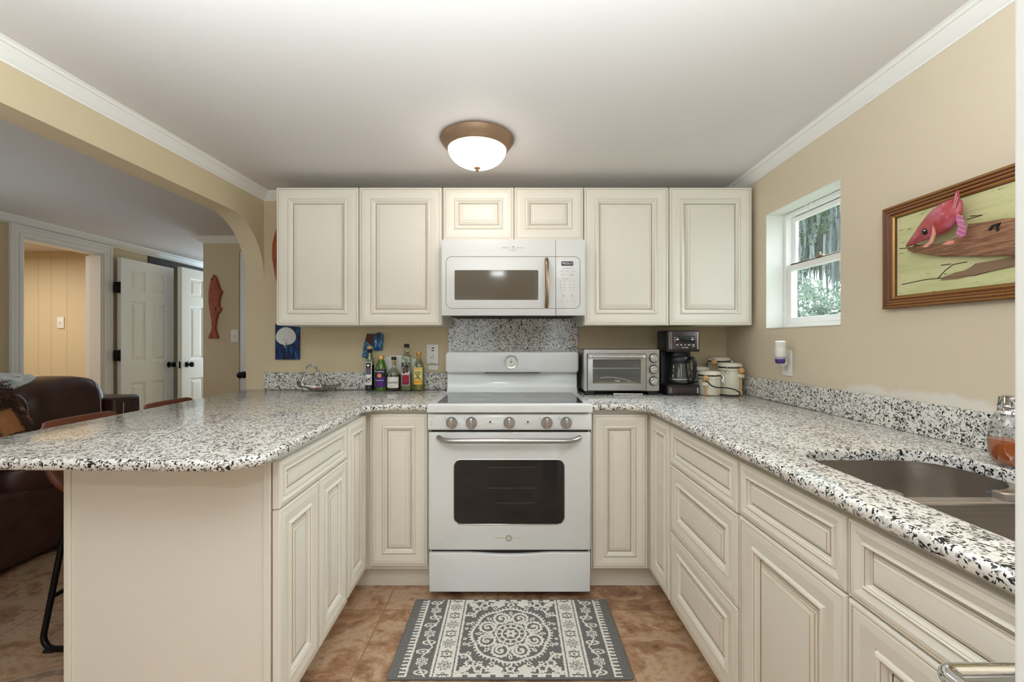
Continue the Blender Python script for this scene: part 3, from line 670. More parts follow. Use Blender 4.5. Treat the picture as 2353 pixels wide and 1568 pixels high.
b = MB(); b.ext([(xs+.0008, mz0), (mx1, mz0), (mx1, mz1), (xs+.0008, mz1)], (0, MD+.03, 0), X_, Z_, -Y_, 0, .03, 0, .003, 2); pn = b.build('control_panel', 'enamel', mw, ang=60)
G = rr(1025, 1333, 590, 709, .03, MD)
Lh = [p for p in G if p[0] < xs]; 
b = MB(); b.tube([(x, MD+.0003, z) for x, z in [(xs-.001, G[0][1] if False else wz(590, MD))]+[p for p in G if p[0] < 0]+[(xs-.001, wz(709, MD))]], .0017, 6); b.build('door_groove', 'groove', dr)
b = MB(); b.tube([(x, MD+.0003, z) for x, z in [(xs+.001, wz(709, MD))]+[p for p in G if p[0] > 0 and p[1] < 1.5]+[p for p in G if p[0] > 0 and p[1] >= 1.5]+[(xs+.001, wz(590, MD))]], .0017, 6); b.build('panel_groove', 'groove', pn)
b = MB(); b.ext(rr(1044.5, 1237, 621, 689.5, .006, MD), (0, MD+.002, 0), X_, Z_, -Y_, 0, .0026); b.build('door_window', 'mwglass', dr)
hx = wx(1257, MD-.03); P = [(hx, MD-.002-.030*math.sin(PI*min(1, max(0, (i/14)))) ** .45 if 0 < i < 14 else MD+.001, wz(594+(705-594)*i/14, MD-.02)) for i in range(15)]
b = MB(); b.tube(P, .0105, 12); b.build('door_handle', 'handlebr', dr)
ge_badge(dr, (wx(1179, MD), MD, wz(569, MD)), .0145, .126, .008)
b = MB(); b.ext(rr(1290, 1317, 601, 611, .003, MD), (0, MD, 0), X_, Z_, -Y_, 0, .0008); ds = b.build('display', 'black', pn)
b = MB(); b.text('PRESSLO', (wx(1303.5, MD), MD-.0008, wz(606, MD)), X_, Z_, .017, -Y_, .0004, stretch=.82); b.build('display_text', 'whiteprint', ds)
def key(px, py, w=.008, h=.0045): b = MB(); b.ext(rrect(wx(px, MD), wz(py, MD), w, h, h*.45, 3), (0, MD, 0), X_, Z_, -Y_, 0, .0006); b.build('key_button', 'plast2', pn)
for py in (646, 654, 661, 668):
    for px in (1288, 1298, 1309, 1319):
        if not (py == 668 and px in (1288, 1319)): key(px, py)
for px in (1294, 1314): key(px, 680, .014, .007)
b = MB()
def dash(px, py, w): b.box(wx(px, MD)-w/2, wx(px, MD)+w/2, MD-.0007, MD+.001, wz(py, MD)-.0006, wz(py, MD)+.0006)
dash(1304, 617, .055)
for px in (1290, 1303, 1318): dash(px, 623, .016)
for px in (1293, 1314): dash(px, 631, .018); 
dash(1314, 633, .014); dash(1300, 641, .034)
for py in (646, 654, 661, 668):
    for px in (1288, 1298, 1309, 1319): dash(px, py, .004)
for px in (1290, 1304, 1318): dash(px, 692, .014)
for px in (1294, 1314): dash(px, 680, .010)
build_each(b, 'marking_print', 'print', pn)

# ------------------------------------------------------------------ ceiling light
LX, LY = -.163, 1.935; lz = cz(LX, LY)
cl = thing('ceiling_light', 'round flush ceiling light with bronze rim and glowing white bowl', 'lamp', (LX, LY, lz))
b = MB(); b.lathe((LX, LY, lz), [(0, -.001), (.150, -.001), (.164, -.002), (.166, -.008), (.161, -.016), (.156, -.024), (.146, -.036), (.137, -.045), (.134, -.051), (.130, -.052), (.128, -.046), (0, -.044)], 48); b.build('rim', 'bronze', cl, ang=50)
M['bowl'] = mat('glowing_frosted_glass', (255, 250, 242), .4, emit=(255, 247, 238), es=11)
b = MB(); b.lathe((LX, LY, lz-.048), [(.130, 0)]+[(.130*math.cos(PI/2*i/14), -.082*math.sin(PI/2*i/14)) for i in range(1, 15)], 48); b.build('glass_bowl', 'bowl', cl)
b = MB(); b.lathe((LX, LY, lz-.129), [(0, -.018), (.006, -.0175), (.009, -.013), (.007, -.009), (.013, -.006), (.015, -.001), (.010, .003)], 20); b.build('finial', 'bronze', cl)

# ------------------------------------------------------------------ toaster oven
TD = 2.36; tx0, tx1, tz0, tz1 = .386, .800, .930, 1.160
to = thing('toaster_oven', 'stainless steel toaster oven with three knobs beside the range', 'toaster oven', (.59, 2.45, CT))
b = MB(); b.box(tx0, tx1, TD+.012, 2.565, tz0, tz1); b.build('body', 'steel', to, .006, 3)
b = MB(); b.box(tx0, tx1, TD, TD+.013, tz0, tz1-.001); b.build('front_frame', 'steel', to, .003)
def fq(px0, px1, py0, py1): return wx(px0, TD), wx(px1, TD), wz(py1, TD), wz(py0, TD)
dx0, dx1, dzz0, dzz1 = fq(1349.5, 1484, 813.5, 898)
b = MB(); b.ext(rrect((dx0+dx1)/2, (dzz0+dzz1)/2, dx1-dx0+.006, dzz1-dzz0+.004, .008, 4), (0, TD, 0), X_, Z_, -Y_, 0, .0008); b.build('door_gap', 'gap', to)
b = MB(); b.ext(rrect((dx0+dx1)/2, (dzz0+dzz1)/2, dx1-dx0, dzz1-dzz0, .007, 4), (0, TD, 0), X_, Z_, -Y_, 0, .008, 0, .003, 3); td = b.build('door', 'steel', to, ang=60)
wx0, wx1, wz0, wz1 = fq(1361.5, 1471.5, 826, 881)
M['toglass'] = mat('toaster_window', (86, 86, 82), .05, 0, .6)
b = MB(); b.ext(rrect((wx0+wx1)/2, (wz0+wz1)/2, wx1-wx0, wz1-wz0, .003, 3), (0, TD-.008, 0), X_, Z_, -Y_, 0, .0008); wd = b.build('door_window', 'toglass', td)
b = MB(); b.box(wx0+.002, wx1-.005, TD-.0096, TD-.0087, wz(847, TD), wz(846, TD))
for i in range(13): x = wx0+.008+i*(wx1-wx0-.02)/12; b.box(x-.002, x+.002, TD-.0096, TD-.0087, wz(846, TD), wz(845.3, TD))
b.build('rack', 'steelb', wd)
b = MB(); P = [(wx0+.04+(wx1-wx0-.095)*i/16, wz0+.012+.022*math.sin(PI*(.30+.7*i/16))) for i in range(17)]
b.loops([[v3(x, TD-.0095, z-.0012) for x, z in P], [v3(x, TD-.0095, z+.0012) for x, z in P]], False); b.build('pan_rim', mat('pan_rim_seen', (190, 188, 176), .4), wd)
b = MB(); b.box(wx0+.008, wx1-.03, TD-.0094, TD-.0087, wz0+.003, wz0+.0085); b.build('crumb_tray', mat('crumb_tray_seen', (126, 122, 92), .5), wd)
b = MB(); b.text('Oster', ((wx0+wx1)/2+.004, TD-.0094, wz(875, TD)), X_, Z_, .012, -Y_, .0006); b.build('lettering', 'whiteprint', wd)
b = MB(); hy, hz_ = TD-.030, wz(819.5, TD-.03); b.tube([(wx(1352, TD-.03), hy, hz_), (wx(1481, TD-.03), hy, hz_)], .0088, 14); hd = b.build('door_handle', 'steelb', td)
for px in (1355, 1478): b = MB(); b.lathe((wx(px, TD-.02), TD-.006, hz_), [(.009, 0), (.009, .03), (.007, .033), (0, .0335)], 16, -Y_); b.build('handle_post', 'plast2', hd)
b = MB(); b.tube([(wx(1415, TD)+.006*math.cos(a)*(1+.3*math.sin(2*a)), TD-.0085, wz(890, TD)+.006*math.sin(a)) for a in [k*.6-1 for k in range(10)]], .0009, 6); b.build('emblem', 'chrome', td)
for i, py in enumerate((823.5, 849.5, 876)):
    o = v3(wx(1502, TD), TD, wz(py, TD)); b = MB()
    b.lathe(o, [(.026, 0), (.026, .001), (.0225, .002), (.0220, .016), (.019, .019), (0, .0195)], 28, -Y_, mats=[1, 1, 0, 0, 0]); k = b.build('knob', ['steelb', 'black'], to, ang=40)
    a = (-.7, .35, .5)[i]; u = v3(math.cos(a), 0, math.sin(a)); w = v3(-math.sin(a), 0, math.cos(a)); b = MB(); b.ext(rrect(0, 0, .036, .007, .002, 2), o+v3(0, -.019, 0), u, w, -Y_, 0, .004, 0, .001, 2); b.build('knob_grip', 'steelb', k)
    b = MB()
    for j in range(9 if i < 2 else 14):
        t = PI*(.15+1.0*j/8) if i < 2 else 2*PI*j/14+.3
        c_, s_ = o.x+.032*math.cos(t), o.z+.030*math.sin(t); b.box(c_-.0017, c_+.0017, TD-.0006, TD+.001, s_-.0017, s_+.0017)
    build_each(b, 'marking_print', 'darkprint', to)
b = MB(); b.loops([[v3(wx(1501, TD)+x, TD-.0006, wz(893, TD)+z) for x, z in circ(0, 0, r, 20)] for r in (.0075, .006)], True); b.box(wx(1501, TD)-.001, wx(1501, TD)+.001, TD-.0008, TD, wz(893, TD)-.003, wz(893, TD)+.004); b.build('emblem', 'steelb', to)
for x in (tx0+.006, tx1-.062):
    for y in (TD+.006, 2.51): b = MB(); b.box(x, x+.052, y, y+.04, CT, tz0+.002); b.build('foot', 'black', to, .003)
b = MB(); b.box(tx0+.03, tx1-.03, TD+.02, 2.55, tz0-.004, tz0+.002); b.build('underside', 'gap', to)
b = MB(); b.ext([(.525, 2.50), (.545, 2.352), (.705, 2.347), (.715, 2.50)], (0, 0, 0), X_, Y_, Z_, CT, CT+.012); tag(b.build('baking_tray', 'steelb', None, .003), 'flat pale metal tray slid under the toaster oven', 'tray')

# ------------------------------------------------------------------ coffee maker and carafe
KD = 2.34; kx0, kx1 = wx(1533, KD), wx(1610.5, KD); kc = (kx0+kx1)/2
km = thing('coffee_maker', 'black drip coffee maker with steel front between toaster oven and canisters', 'coffee maker', (kc, 2.43, CT))
def rb(name, x0, x1, y0, y1, z0, z1, r, m, par, bev=.004):
    b = MB(); b.ext(rrect((x0+x1)/2, (y0+y1)/2, x1-x0, y1-y0, r, 5), (0, 0, 0), X_, Y_, Z_, z0, z1, 0, bev, 3); return b.build(name, m, par, ang=50)
kz0, kz1 = wz(808.5, KD), wz(759.5, KD)
rb('base', kx0, kx1, KD, 2.52, CT, wz(886, KD), .02, 'black', km)
rb('column', kx0+.004, kx1-.004, 2.46, 2.52, CT+.03, kz0+.02, .01, 'black', km)
rb('top_housing', kx0, kx1, KD, 2.52, kz0, kz1, .022, 'black', km, .008)
rb('warming_plate', kc-.062, kc+.062, KD+.012, 2.455, wz(886, KD)-.002, wz(886, KD)+.003, .06, 'gap', km, .001)
rb('filter_basket', kc-.058, kc+.05, KD+.03, 2.46, kz0-.030, kz0+.002, .04, 'black', km)
def plate(name, px0, px1, py0, py1, r, m, par, d=.0015, dd=KD): b = MB(); b.ext(rr(px0, px1, py0, py1, r, dd), (0, dd, 0), X_, Z_, -Y_, -.004, d, 0, .0008, 2); return b.build(name, m, par, ang=60)
fp = plate('front_plate', 1537.5, 1606, 762.5, 804, .004, 'darksteel', km)
bp = plate('base_plate', 1537.5, 1606, 890.5, 904.5, .003, 'darksteel', km)
for par, y0, y1 in ((fp, 763.5, 803), (bp, 891, 904)):
    for px, hw_ in ((1537.4, .0012), (1542, .0012), (1603, .004)): b = MB(); b.box(wx(px, KD)-hw_, wx(px, KD)+hw_, KD-.0026, KD, wz(y1, KD), wz(y0, KD)); b.build('trim_strip', 'steelb', par)
dp = plate('display', 1550, 1597, 772, 788, .003, 'black', fp, .0022)
b = MB(); ky = KD-.0023
def kd(px, py, w, h): b.box(wx(px, KD)-w/2, wx(px, KD)+w/2, ky-.0004, ky+.001, wz(py, KD)-h/2, wz(py, KD)+h/2)
for px in (1556.5, 1591): kd(px, 776.5, .010, .0022); kd(px, 780.5, .012, .0058)
kd(1550.8, 780, .0012, .03); b.build('display_marks', 'whiteprint', dp)
b = MB()
for px, w in ((1556, .010), (1565, .010), (1574, .007), (1583, .014), (1593, .014)): kd(px, 793, w, .003)
kd(1593, 797, .013, .002); b.build('button', 'whiteprint', fp)
b = MB(); b.text('Mr. Coffee', (wx(1574, KD), KD-.0018, wz(799, KD)), X_, Z_, .0095, -Y_, .0006, stretch=.85); b.build('lettering', 'whiteprint', fp)
cx_, cy_, cz0 = wx(1563, 2.40)-.004, 2.405, wz(886, KD)+.0035
cf = thing('coffee_carafe', 'glass coffee carafe with black handle sitting in the coffee maker', 'carafe', (cx_, cy_, cz0))
b = MB(); b.lathe((cx_, cy_, cz0), [(0, 0.00117), (.055, 0.00117), (.063, 0.00936), (.066, 0.02574), (.065, 0.0468), (.060, 0.08775), (.056, 0.1228), (.0545, 0.1228), (.058, 0.08775), (.063, 0.0468), (.064, 0.02574), (.061, 0.0117), (.054, 0.00468), (0, 0.00468)], 40); b.build('glass_body', 'glass', cf)
b = MB(); b.lathe((cx_, cy_, cz0), [(.0675, .026), (.0680, .027), (.0680, .032), (.0665, .033)], 40); b.build('waist_ring', 'steelb', cf)
b = MB(); b.lathe((cx_, cy_, cz0), [(.0585, 0.1147), (.060, 0.1182), (.060, 0.1427), (.054, 0.1509), (.03, 0.1556), (0, 0.1568)], 36); b.build('lid', 'black', cf)
b = MB(); hx_ = v3(.55, -.835, 0).normalized(); P = [v3(cx_, cy_, cz0)+hx_*r+Z_*z for r, z in ((.056, 0.1381), (.075, 0.1474), (.092, 0.1404), (.098, 0.117), (.097, 0.0702), (.092, 0.02925), (.080, 0.01404), (.066, 0.01404))]
b.tube(P, [.009, .011, .012, .011, .010, .010, .009, .008], 12); b.build('handle', 'black', cf, subsurf=1)
b = MB()
for i in range(8):
    a = -2.0; u = v3(-math.sin(a), math.cos(a), 0); o = v3(cx_+.0645*math.cos(a), cy_+.0645*math.sin(a), cz0+.040+i*.0075)
    b.add([o-u*.002, o+u*(.004 if i % 2 else .006), o+u*(.004 if i % 2 else .006)+Z_*.0016, o-u*.002+Z_*.0016], [(0, 1, 2, 3)])
b.build('level_marks', 'whiteprint', cf)
# its cord, looping past the canisters
cord = [(kx1-.01, 2.47, .962), (1.04, 2.38, .985), (1.045, 2.318, .985), (1.06, 2.312, .968), (1.085, 2.308, .957), (1.13, 2.306, .955), (1.17, 2.304, .949), (1.195, 2.30, .938), (1.208, 2.298, .925), (1.203, 2.30, .9125), (1.19, 2.302, .9112), (1.16, 2.304, .9112), (1.148, 2.32, .9112), (1.14, 2.345, .9112), (1.142, 2.42, .9112), (1.145, 2.60, .9112)]
def smooth(pts, k=6):
    P = [Vector(p) for p in pts]; out = []
    for i in range(len(P)-1):
        a, b_, c_, d = P[max(i-1, 0)], P[i], P[i+1], P[min(i+2, len(P)-1)]
        for j in range(k):
            t = j/k; out.append(.5*((2*b_)+(c_-a)*t+(2*a-5*b_+4*c_-d)*t*t+(3*b_-a-3*c_+d)*t**3))
    return out+[P[-1]]
b = MB(); b.tube(smooth(cord), .0032, 8); b.build('power_cord', 'rubber', km)

# ------------------------------------------------------------------ canisters and wooden spoons
def canister(label, x, y, r, h, spoon=None, clasp=None):
    c = thing('canister', label, 'canister', (x, y, CT), None, 'ceramic canisters in the corner'); o = (x, y, CT+.0005); hb = h-.030
    b = MB(); b.lathe(o, [(0, .004), (r*.86, .003), (r*.88, 0), (r*.95, .002), (r, .012), (r, hb-.03), (r*.985, hb-.022), (r*.99, hb-.012), (r*.99, hb), (r*.9, hb), (r*.88, hb-.01)], 40); b.build('body', 'ceram', c)
    b = MB(); b.lathe(o, [(r*.9, hb+.001), (r*.97, hb+.001), (r*.975, hb+.006), (r*.9, hb+.006)], 40); b.build('gasket', 'gap', c)
    b = MB(); b.lathe(o, [(r*.9, hb+.006), (r*1.03, hb+.007), (r*1.045, hb+.014), (r*1.0, hb+.021), (r*.9, hb+.027), (r*.6, hb+.030), (0, h)], 40); b.build('lid', 'ceram', c)
    b = MB(); b.tube([(x+r*1.0*math.cos(t), y+r*1.0*math.sin(t), CT+hb-.012) for t in [2*PI*i/36 for i in range(36)]], .0015, 6, True)
    b.tube([(x+(r*1.035)*math.cos(t), y+(r*1.035)*math.sin(t), CT+hb+.009) for t in [2*PI*i/36 for i in range(36)]], .0013, 6, True)
    if clasp is not None:
        u = v3(math.cos(clasp), math.sin(clasp), 0); w = v3(-u.y, u.x, 0); p = v3(x, y, CT)+u*(r*1.02)
        b.tube([p+w*.008+Z_*(hb-.012), p+u*.01+w*.008+Z_*(hb-.03), p+u*.014+Z_*(hb-.044), p+u*.01-w*.008+Z_*(hb-.03), p-w*.008+Z_*(hb-.012)], .0016, 6)
        b.tube([p+w*.006+Z_*(hb+.012), p+u*.012+w*.006+Z_*(hb-.002), p+u*.013+Z_*(hb-.02)], .0016, 6)
    b.build('wire_clasp', 'chrome', c)
    if spoon is not None:
        u = v3(math.cos(spoon), math.sin(spoon), 0); w = v3(-u.y, u.x, 0); p = v3(x, y, CT)
        b = MB(); b.ext(rrect(0, 0, .034, .020, .007, 4), p+u*(r-.006)+Z_*(h*(.48 if h < .15 else .60)), w, Z_, u, 0, .024, 0, .004, 3); b.build('spoon_holder', 'ceram', c, ang=60)
    return c
canister('small cream ceramic canister in front, crossed by the black cord, wooden spoon on its left', 1.086, 2.395, .060, .133, -2.25, -.6)
canister('tall cream ceramic canister in front with wooden spoon on its right side', 1.212, 2.415, .0615, .176, -1.1, -2.3)
canister('tallest cream ceramic canister at the back corner, only lid and shoulder showing', 1.222, 2.56, .062, .202, None, -.3)
canister('small cream ceramic canister behind, half hidden by the coffee maker', 1.096, 2.545, .058, .147, None, -2.3)
def spoon(label, x, y, r, h, ang, ball=True):
    u = v3(math.cos(ang), math.sin(ang), 0); p = v3(x, y, CT)+u*(r+.0075); zt = h*.48 if h < .15 else h*.60
    s_ = thing('wooden_spoon', label, 'spoon', p)
    b = MB(); b.lathe(p, [(0, .003), (.0065, .003), (.0058, .03), (.005, zt+.012)], 12); b.build('handle', 'wood', s_)
    b = MB(); b.sphere(p+Z_*(zt+.029), .0185, 16, 10, (1, 1, .95)); b.build('bowl', 'wood', s_)
spoon('pale wooden spoon held on the small front canister', 1.086, 2.395, .060, .133, -2.25)
spoon('pale wooden spoon held on the tall front canister', 1.212, 2.415, .0615, .176, -1.1)
b = MB(); b.sphere((1.158, 2.487, 1.083), .0185, 16, 10); b.tube([(1.158, 2.487, 1.068), (1.158, 2.487, CT+.003)], .0055, 10); tag(b.build('wooden_spoon', 'wood'), 'pale wooden spoon by the rear tallest canister, ball end showing', 'spoon')

# ------------------------------------------------------------------ things on the left counter
M['oilgreen'] = mat('green_bottle', (74, 108, 26), .05, 0, .5, coat=.5)
M['bglass'] = clear('greenish_bottle_glass', (196, 214, 186), .12)
M['bclear'] = clear('clear_bottle_glass', (226, 232, 222), .12)
M['byellow'] = mat('yellow_oil', (204, 190, 72), .05, 0, .5, trans=.55, ior=1.2, coat=.4)
M['pale'] = mat('pale_vinegar', (204, 206, 130), .05, 0, .5, trans=.6, ior=1.2)
M['amber'] = mat('amber_liquid', (96, 62, 34), .05, 0, .5, coat=.5)
M['darkv'] = mat('black_vinegar', (20, 16, 18), .06, 0, .5, coat=.5)
M['gold'] = mat('gold_cap', (206, 164, 98), .3, .6)
M['cork'] = mat('cork_stopper', (196, 166, 118), .8)
M['paper'] = mat('white_label', (232, 232, 228), .6)
M['purple'] = mat('purple_label', (74, 36, 120), .5)
M['navy'] = mat('navy_label', (40, 34, 66), .5)
M['crimson'] = mat('crimson_label', (130, 24, 50), .5)
M['cream2'] = mat('cream_label', (242, 222, 138), .5)
M['yellow2'] = mat('yellow_label', (240, 190, 70), .5)
M['orangep'] = mat('orange_print', (226, 92, 40), .5)
M['vine'] = mat('dark_green_print', (38, 54, 34), .5)
BYD = 2.575
def bx(px): return wx(px, BYD)
def bzz(py): return wz(py, BYD)
def bottle(label, px, prof, n=32, sq=None):
    o = v3(bx(px), BYD, CT+.0005); t = thing('bottle', label, 'bottle', o, None, 'bottles beside the range'); return t, o
def ring(o, prof, name, m, par, n=32, mats=None, sx=1, sy=1):
    b = MB(); b.lathe((0, 0, 0), prof, n, mats=mats); b.v = [(o.x+p[0]*sx, o.y+p[1]*sy, o.z+p[2]) for p in b.v]; return b.build(name, m, par, ang=50)
def wrap(o, r, z0, z1, half, name, m, par, sx=1, sy=1, dr=.0006, c=0):
    b = MB(); k = 14; A = [-PI/2+c+half*(-1+2*i/k) for i in range(k+1)]
    b.loops([[v3(o.x+(r+dr)*math.cos(a)*sx, o.y+(r+dr)*math.sin(a)*sy, o.z+z) for a in A] for z in (z0, z1)], False); return b.build(name, m, par)
def flat(o, r, dx, dz, w, h, name, m, par, dr=.0012, body=None, size=.01, st=1, shape=None):
    b = MB(); y = o.y-math.sqrt(max(0, r*r-dx*dx))-dr
    if body: b.text(body, (o.x+dx, y, o.z+dz), X_, Z_, size, -Y_, 0, stretch=st)
    elif shape == 'disc': b.ext(circ(o.x+dx, o.z+dz, w/2, 20), (0, y, 0), X_, Z_, -Y_, -.0006, 0)
    else: b.ext(rrect(o.x+dx, o.z+dz, w, h, min(w, h)*.2, 2), (0, y, 0), X_, Z_, -Y_, -.0006, 0)
    return b.build(name, m, par)
# 1 dark balsamic
t, o = bottle('tall slim bottle of dark vinegar, black and white label, leftmost of the five', 849.5, None); r = .0265
ring(o, [(0, .002), (r*.9, 0), (r, .006), (r, .172), (r*.9, .192), (r*.62, .214), (.0135, .226), (.0125, .250), (0, .25)], 'glass_body', 'bglass', t)
ring(o, [(0, .003), (r*.97, .004), (r*.985, .008), (r*.985, .155), (0, .156)], 'dark_vinegar', 'darkv', t)
ring(o, [(.0128, .226), (.0150, .228), (.0150, .248), (.0128, .25)], 'neck_sleeve', 'black', t)
ring(o, [(.0155, .249), (.0155, .263), (.013, .266), (0, .266)], 'cap', 'cork', t)
l = wrap(o, r, .035, .172, .78, 'label', 'paper', t)
wrap(o, r, .110, .168, .56, 'label_patch', 'darkprint', l, dr=.001); wrap(o, r, .098, .132, .60, 'label_band', mat('slate_print', (92, 98, 112), .5), l, dr=.0013)
wrap(o, r, .134, .137, .60, 'label_band', 'red', l, dr=.0013); flat(o, r, 0, .152, .014, 0, 'emblem', 'paper', l, .0022, shape='disc'); wrap(o, r, .010, .036, .85, 'label_foot', 'darkv', t)
b = MB()
for i in range(16): b.sphere((o.x+R.uniform(-.012, .013), o.y-r+.002, o.z+.062+R.uniform(-.012, .016)), .0042, 8, 5)
b.build('grape_print', mat('grape_print', (84, 32, 50), .5), l)
flat(o, r, 0, .045, .036, .012, 'label_flourish', 'paper', l, .001)
# 2 green grapeseed
t, o = bottle('green oil bottle with purple label and gold cap, second from the left', 876, None); r = .0345
ring(o, [(0, .002), (r*.92, 0), (r, .007), (r, .112), (r*.93, .135), (r*.66, .168), (.0145, .186), (.0140, .202), (0, .203)], 'glass_body', 'oilgreen', t)
ring(o, [(.0148, .186), (.0165, .187), (.0165, .206), (.0155, .209), (0, .209)], 'cap', 'gold', t)
l = wrap(o, r, .022, .128, 1.1, 'label', 'navy', t); wrap(o, r, .024, .086, 1.08, 'label_panel', 'purple', l, dr=.0009)
flat(o, r, 0, .092, .032, 0, 'emblem_ring', mat('dark_red_print', (120, 30, 40), .5), l, .0018, shape='disc'); flat(o, r, 0, .092, .024, 0, 'emblem', mat('peach_print', (236, 150, 92), .5), l, .0026, shape='disc')
flat(o, r, 0, .1155, 0, 0, 'lettering', 'whiteprint', l, .002, 'POMPEIAN', .0125, .9); flat(o, r, 0, .065, 0, 0, 'lettering', 'whiteprint', l, .002, 'Grapeseed', .0115, .95)
for dx in (-.010, .0, .010): flat(o, r, dx, .042-.008*(dx == 0), .008, .006, 'grape_mark', mat('plum_print', (120, 44, 80), .5), l, .0015)
# 3 squat white label
t, o = bottle('squat round bottle of amber liquid with handwritten white label, middle of the five', 905, None); r = .0395
ring(o, [(0, .002), (r*.94, 0), (r, .004), (r, .085), (r*.97, .100), (r*.80, .118), (r*.42, .132), (.0118, .140), (.0112, .172), (0, .172)], 'glass_body', 'bclear', t)
ring(o, [(0, .012), (r*.95, .012), (r*.975, .016), (r*.975, .085), (r*.94, .097), (0, .098)], 'amber_liquid', 'amber', t)
ring(o, [(0, .150), (.0095, .150), (.0105, .186), (0, .186)], 'stopper', 'cork', t)
ring(o, [(.0145, .184), (.0150, .186), (.0150, .200), (.0140, .202), (0, .202)], 'cap', 'black', t)
l = wrap(o, r, .020, .084, 1.0, 'label', 'paper', t); flat(o, r, 0, .053, 0, 0, 'lettering', 'darkprint', l, .004, 'Rosemary', .0195, .95); flat(o, r, 0, .030, .024, .0015, 'label_line', 'print', l, .002)
# 4 tall square red label
t, o = bottle('tallest clear square bottle with dark red label, wired stopper and black cap', 934.5, None); hw = .0285
b = MB()
Ls = [[v3(o.x+x, o.y+y, o.z+z) for x, y in rrect(0, 0, 2*w, 2*w*.9, rr_, 5)] for w, rr_, z in ((hw*.9, .008, 0), (hw, .009, .006), (hw, .009, .182), (hw*.96, .014, .196), (hw*.78, .016, .212), (.015, .0149, .224), (.0135, .0134, .23), (.013, .0129, .255))]
b.loops(Ls, True, 0, True, True, True); b.build('glass_body', 'bclear', t, ang=60)
b = MB(); Ls = [[v3(o.x+x, o.y+y, o.z+z) for x, y in rrect(0, 0, 2*w, 2*w*.9, .008, 4)] for w, z in ((hw*.9, .004), (hw*.96, .008), (hw*.96, .10))]; b.loops(Ls, True, 0, True, True, True); b.build('pale_vinegar', 'pale', t)
ring(o, [(.0148, .258), (.0155, .259), (.0155, .276), (.0145, .279), (0, .279)], 'cap', 'black', t); ring(o, [(0, .22), (.0115, .22), (.0125, .259), (0, .259)], 'stopper', 'cork', t)
b = MB(); b.tube(smooth([(o.x-.014, o.y-.014, o.z+.238), (o.x-.022, o.y-.012, o.z+.255), (o.x-.033, o.y-.008, o.z+.258), (o.x-.036, o.y-.008, o.z+.246), (o.x-.028, o.y-.012, o.z+.238), (o.x, o.y-.0165, o.z+.236), (o.x+.015, o.y-.014, o.z+.240)]), .0016, 6)
b.tube([(o.x+.0145*math.cos(a), o.y+.0145*math.sin(a), o.z+.233+.004*math.sin(a)) for a in [2*PI*i/20 for i in range(20)]], .002, 6, True); b.build('wire_bail', 'chrome', t)
fr4 = o.y-hw*.9
def f4(z0, z1, w, name, m, par, d): b = MB(); b.ext(rrect(o.x, o.z+(z0+z1)/2, w, z1-z0, .002, 2), (0, fr4, 0), X_, Z_, -Y_, -.0004, d); return b.build(name, m, par)
l = f4(.034, .120, .047, 'label', 'plast2', t, .0004); f4(.037, .098, .042, 'label_panel', 'crimson', l, .0009); f4(.096, .100, .038, 'label_band', 'paper', l, .0012)
b = MB()
for i, w in enumerate((.026, .030, .022, .030, .024)): b.box(o.x-w/2, o.x+w/2, fr4-.0013, fr4, o.z+.088-i*.0075, o.z+.0905-i*.0075)
b.build('lettering', 'red', l)
b = MB()
for i in range(26): b.sphere((o.x+R.uniform(-.015, .015), fr4-.001, o.z+.105+R.uniform(0, .04)), .0045, 8, 5, (1, .4, 1))
b.build('berry_print', mat('berry_print', (104, 34, 42), .5), t)
b = MB()
for i in range(22):
    x, z, a = o.x+R.uniform(-.024, .024), o.z+R.uniform(.142, .166), R.uniform(0, PI); b.ext([(x+.007*math.cos(k)*math.cos(a)-.0025*math.sin(k)*math.sin(a), z+.007*math.cos(k)*math.sin(a)+.0025*math.sin(k)*math.cos(a)) for k in [2*PI*j/8 for j in range(8)]], (0, fr4-.0003, 0), X_, Z_, -Y_, -.0004, .0003)
b.build('leaf_print', 'vine', t)
# 5 yellow label
t, o = bottle('clear bottle of yellow oil with cream cactus label and gold cap, rightmost of the five', 962.5, None); r = .0335
ring(o, [(0, .002), (r*.92, 0), (r, .008), (r, .135), (r*.93, .152), (r*.66, .175), (.014, .190), (.013, .204), (0, .205)], 'glass_body', 'bclear', t)
ring(o, [(0, .004), (r*.95, .005), (r*.97, .010), (r*.97, .046), (0, .047)], 'yellow_oil', 'byellow', t)
ring(o, [(.0145, .192), (.0150, .193), (.0150, .214), (.0170, .216), (.0172, .226), (.015, .229), (0, .229)], 'cap', 'gold', t)
l = wrap(o, r, .040, .140, .86, 'label', 'cream2', t); wrap(o, r, .042, .068, .84, 'label_panel', 'yellow2', l, dr=.001)
flat(o, r, 0, .056, 0, 0, 'lettering', 'orangep', l, .002, 'MEZCAL', .0125, .9); flat(o, r, 0, .130, 0, 0, 'lettering', 'orangep', l, .002, 'TORTS', .0125, .95)
b = MB(); y = o.y-r-.0016
for dx, dz, rx, rz in ((-.008, .106, .007, .008), (.008, .108, .009, .007)): b.tube([(o.x+dx+rx*math.cos(a), y, o.z+dz+rz*math.sin(a)) for a in [2*PI*i/16 for i in range(16)]], .0016, 6, True)
b.tube([(o.x-.008, y, o.z+.098), (o.x-.004, y, o.z+.088), (o.x+.004, y, o.z+.082)], .002, 6); b.tube([(o.x+.008, y, o.z+.10), (o.x+.004, y, o.z+.09), (o.x+.006, y, o.z+.076)], .002, 6); b.build('cactus_print', 'vine', l)
b = MB(); b.tube([(o.x-.018, y+.002, o.z+.072), (o.x-.01, y, o.z+.077), (o.x, y, o.z+.078), (o.x+.01, y, o.z+.077), (o.x+.018, y+.002, o.z+.071)], .0022, 6); b.build('banner_print', 'vine', l)
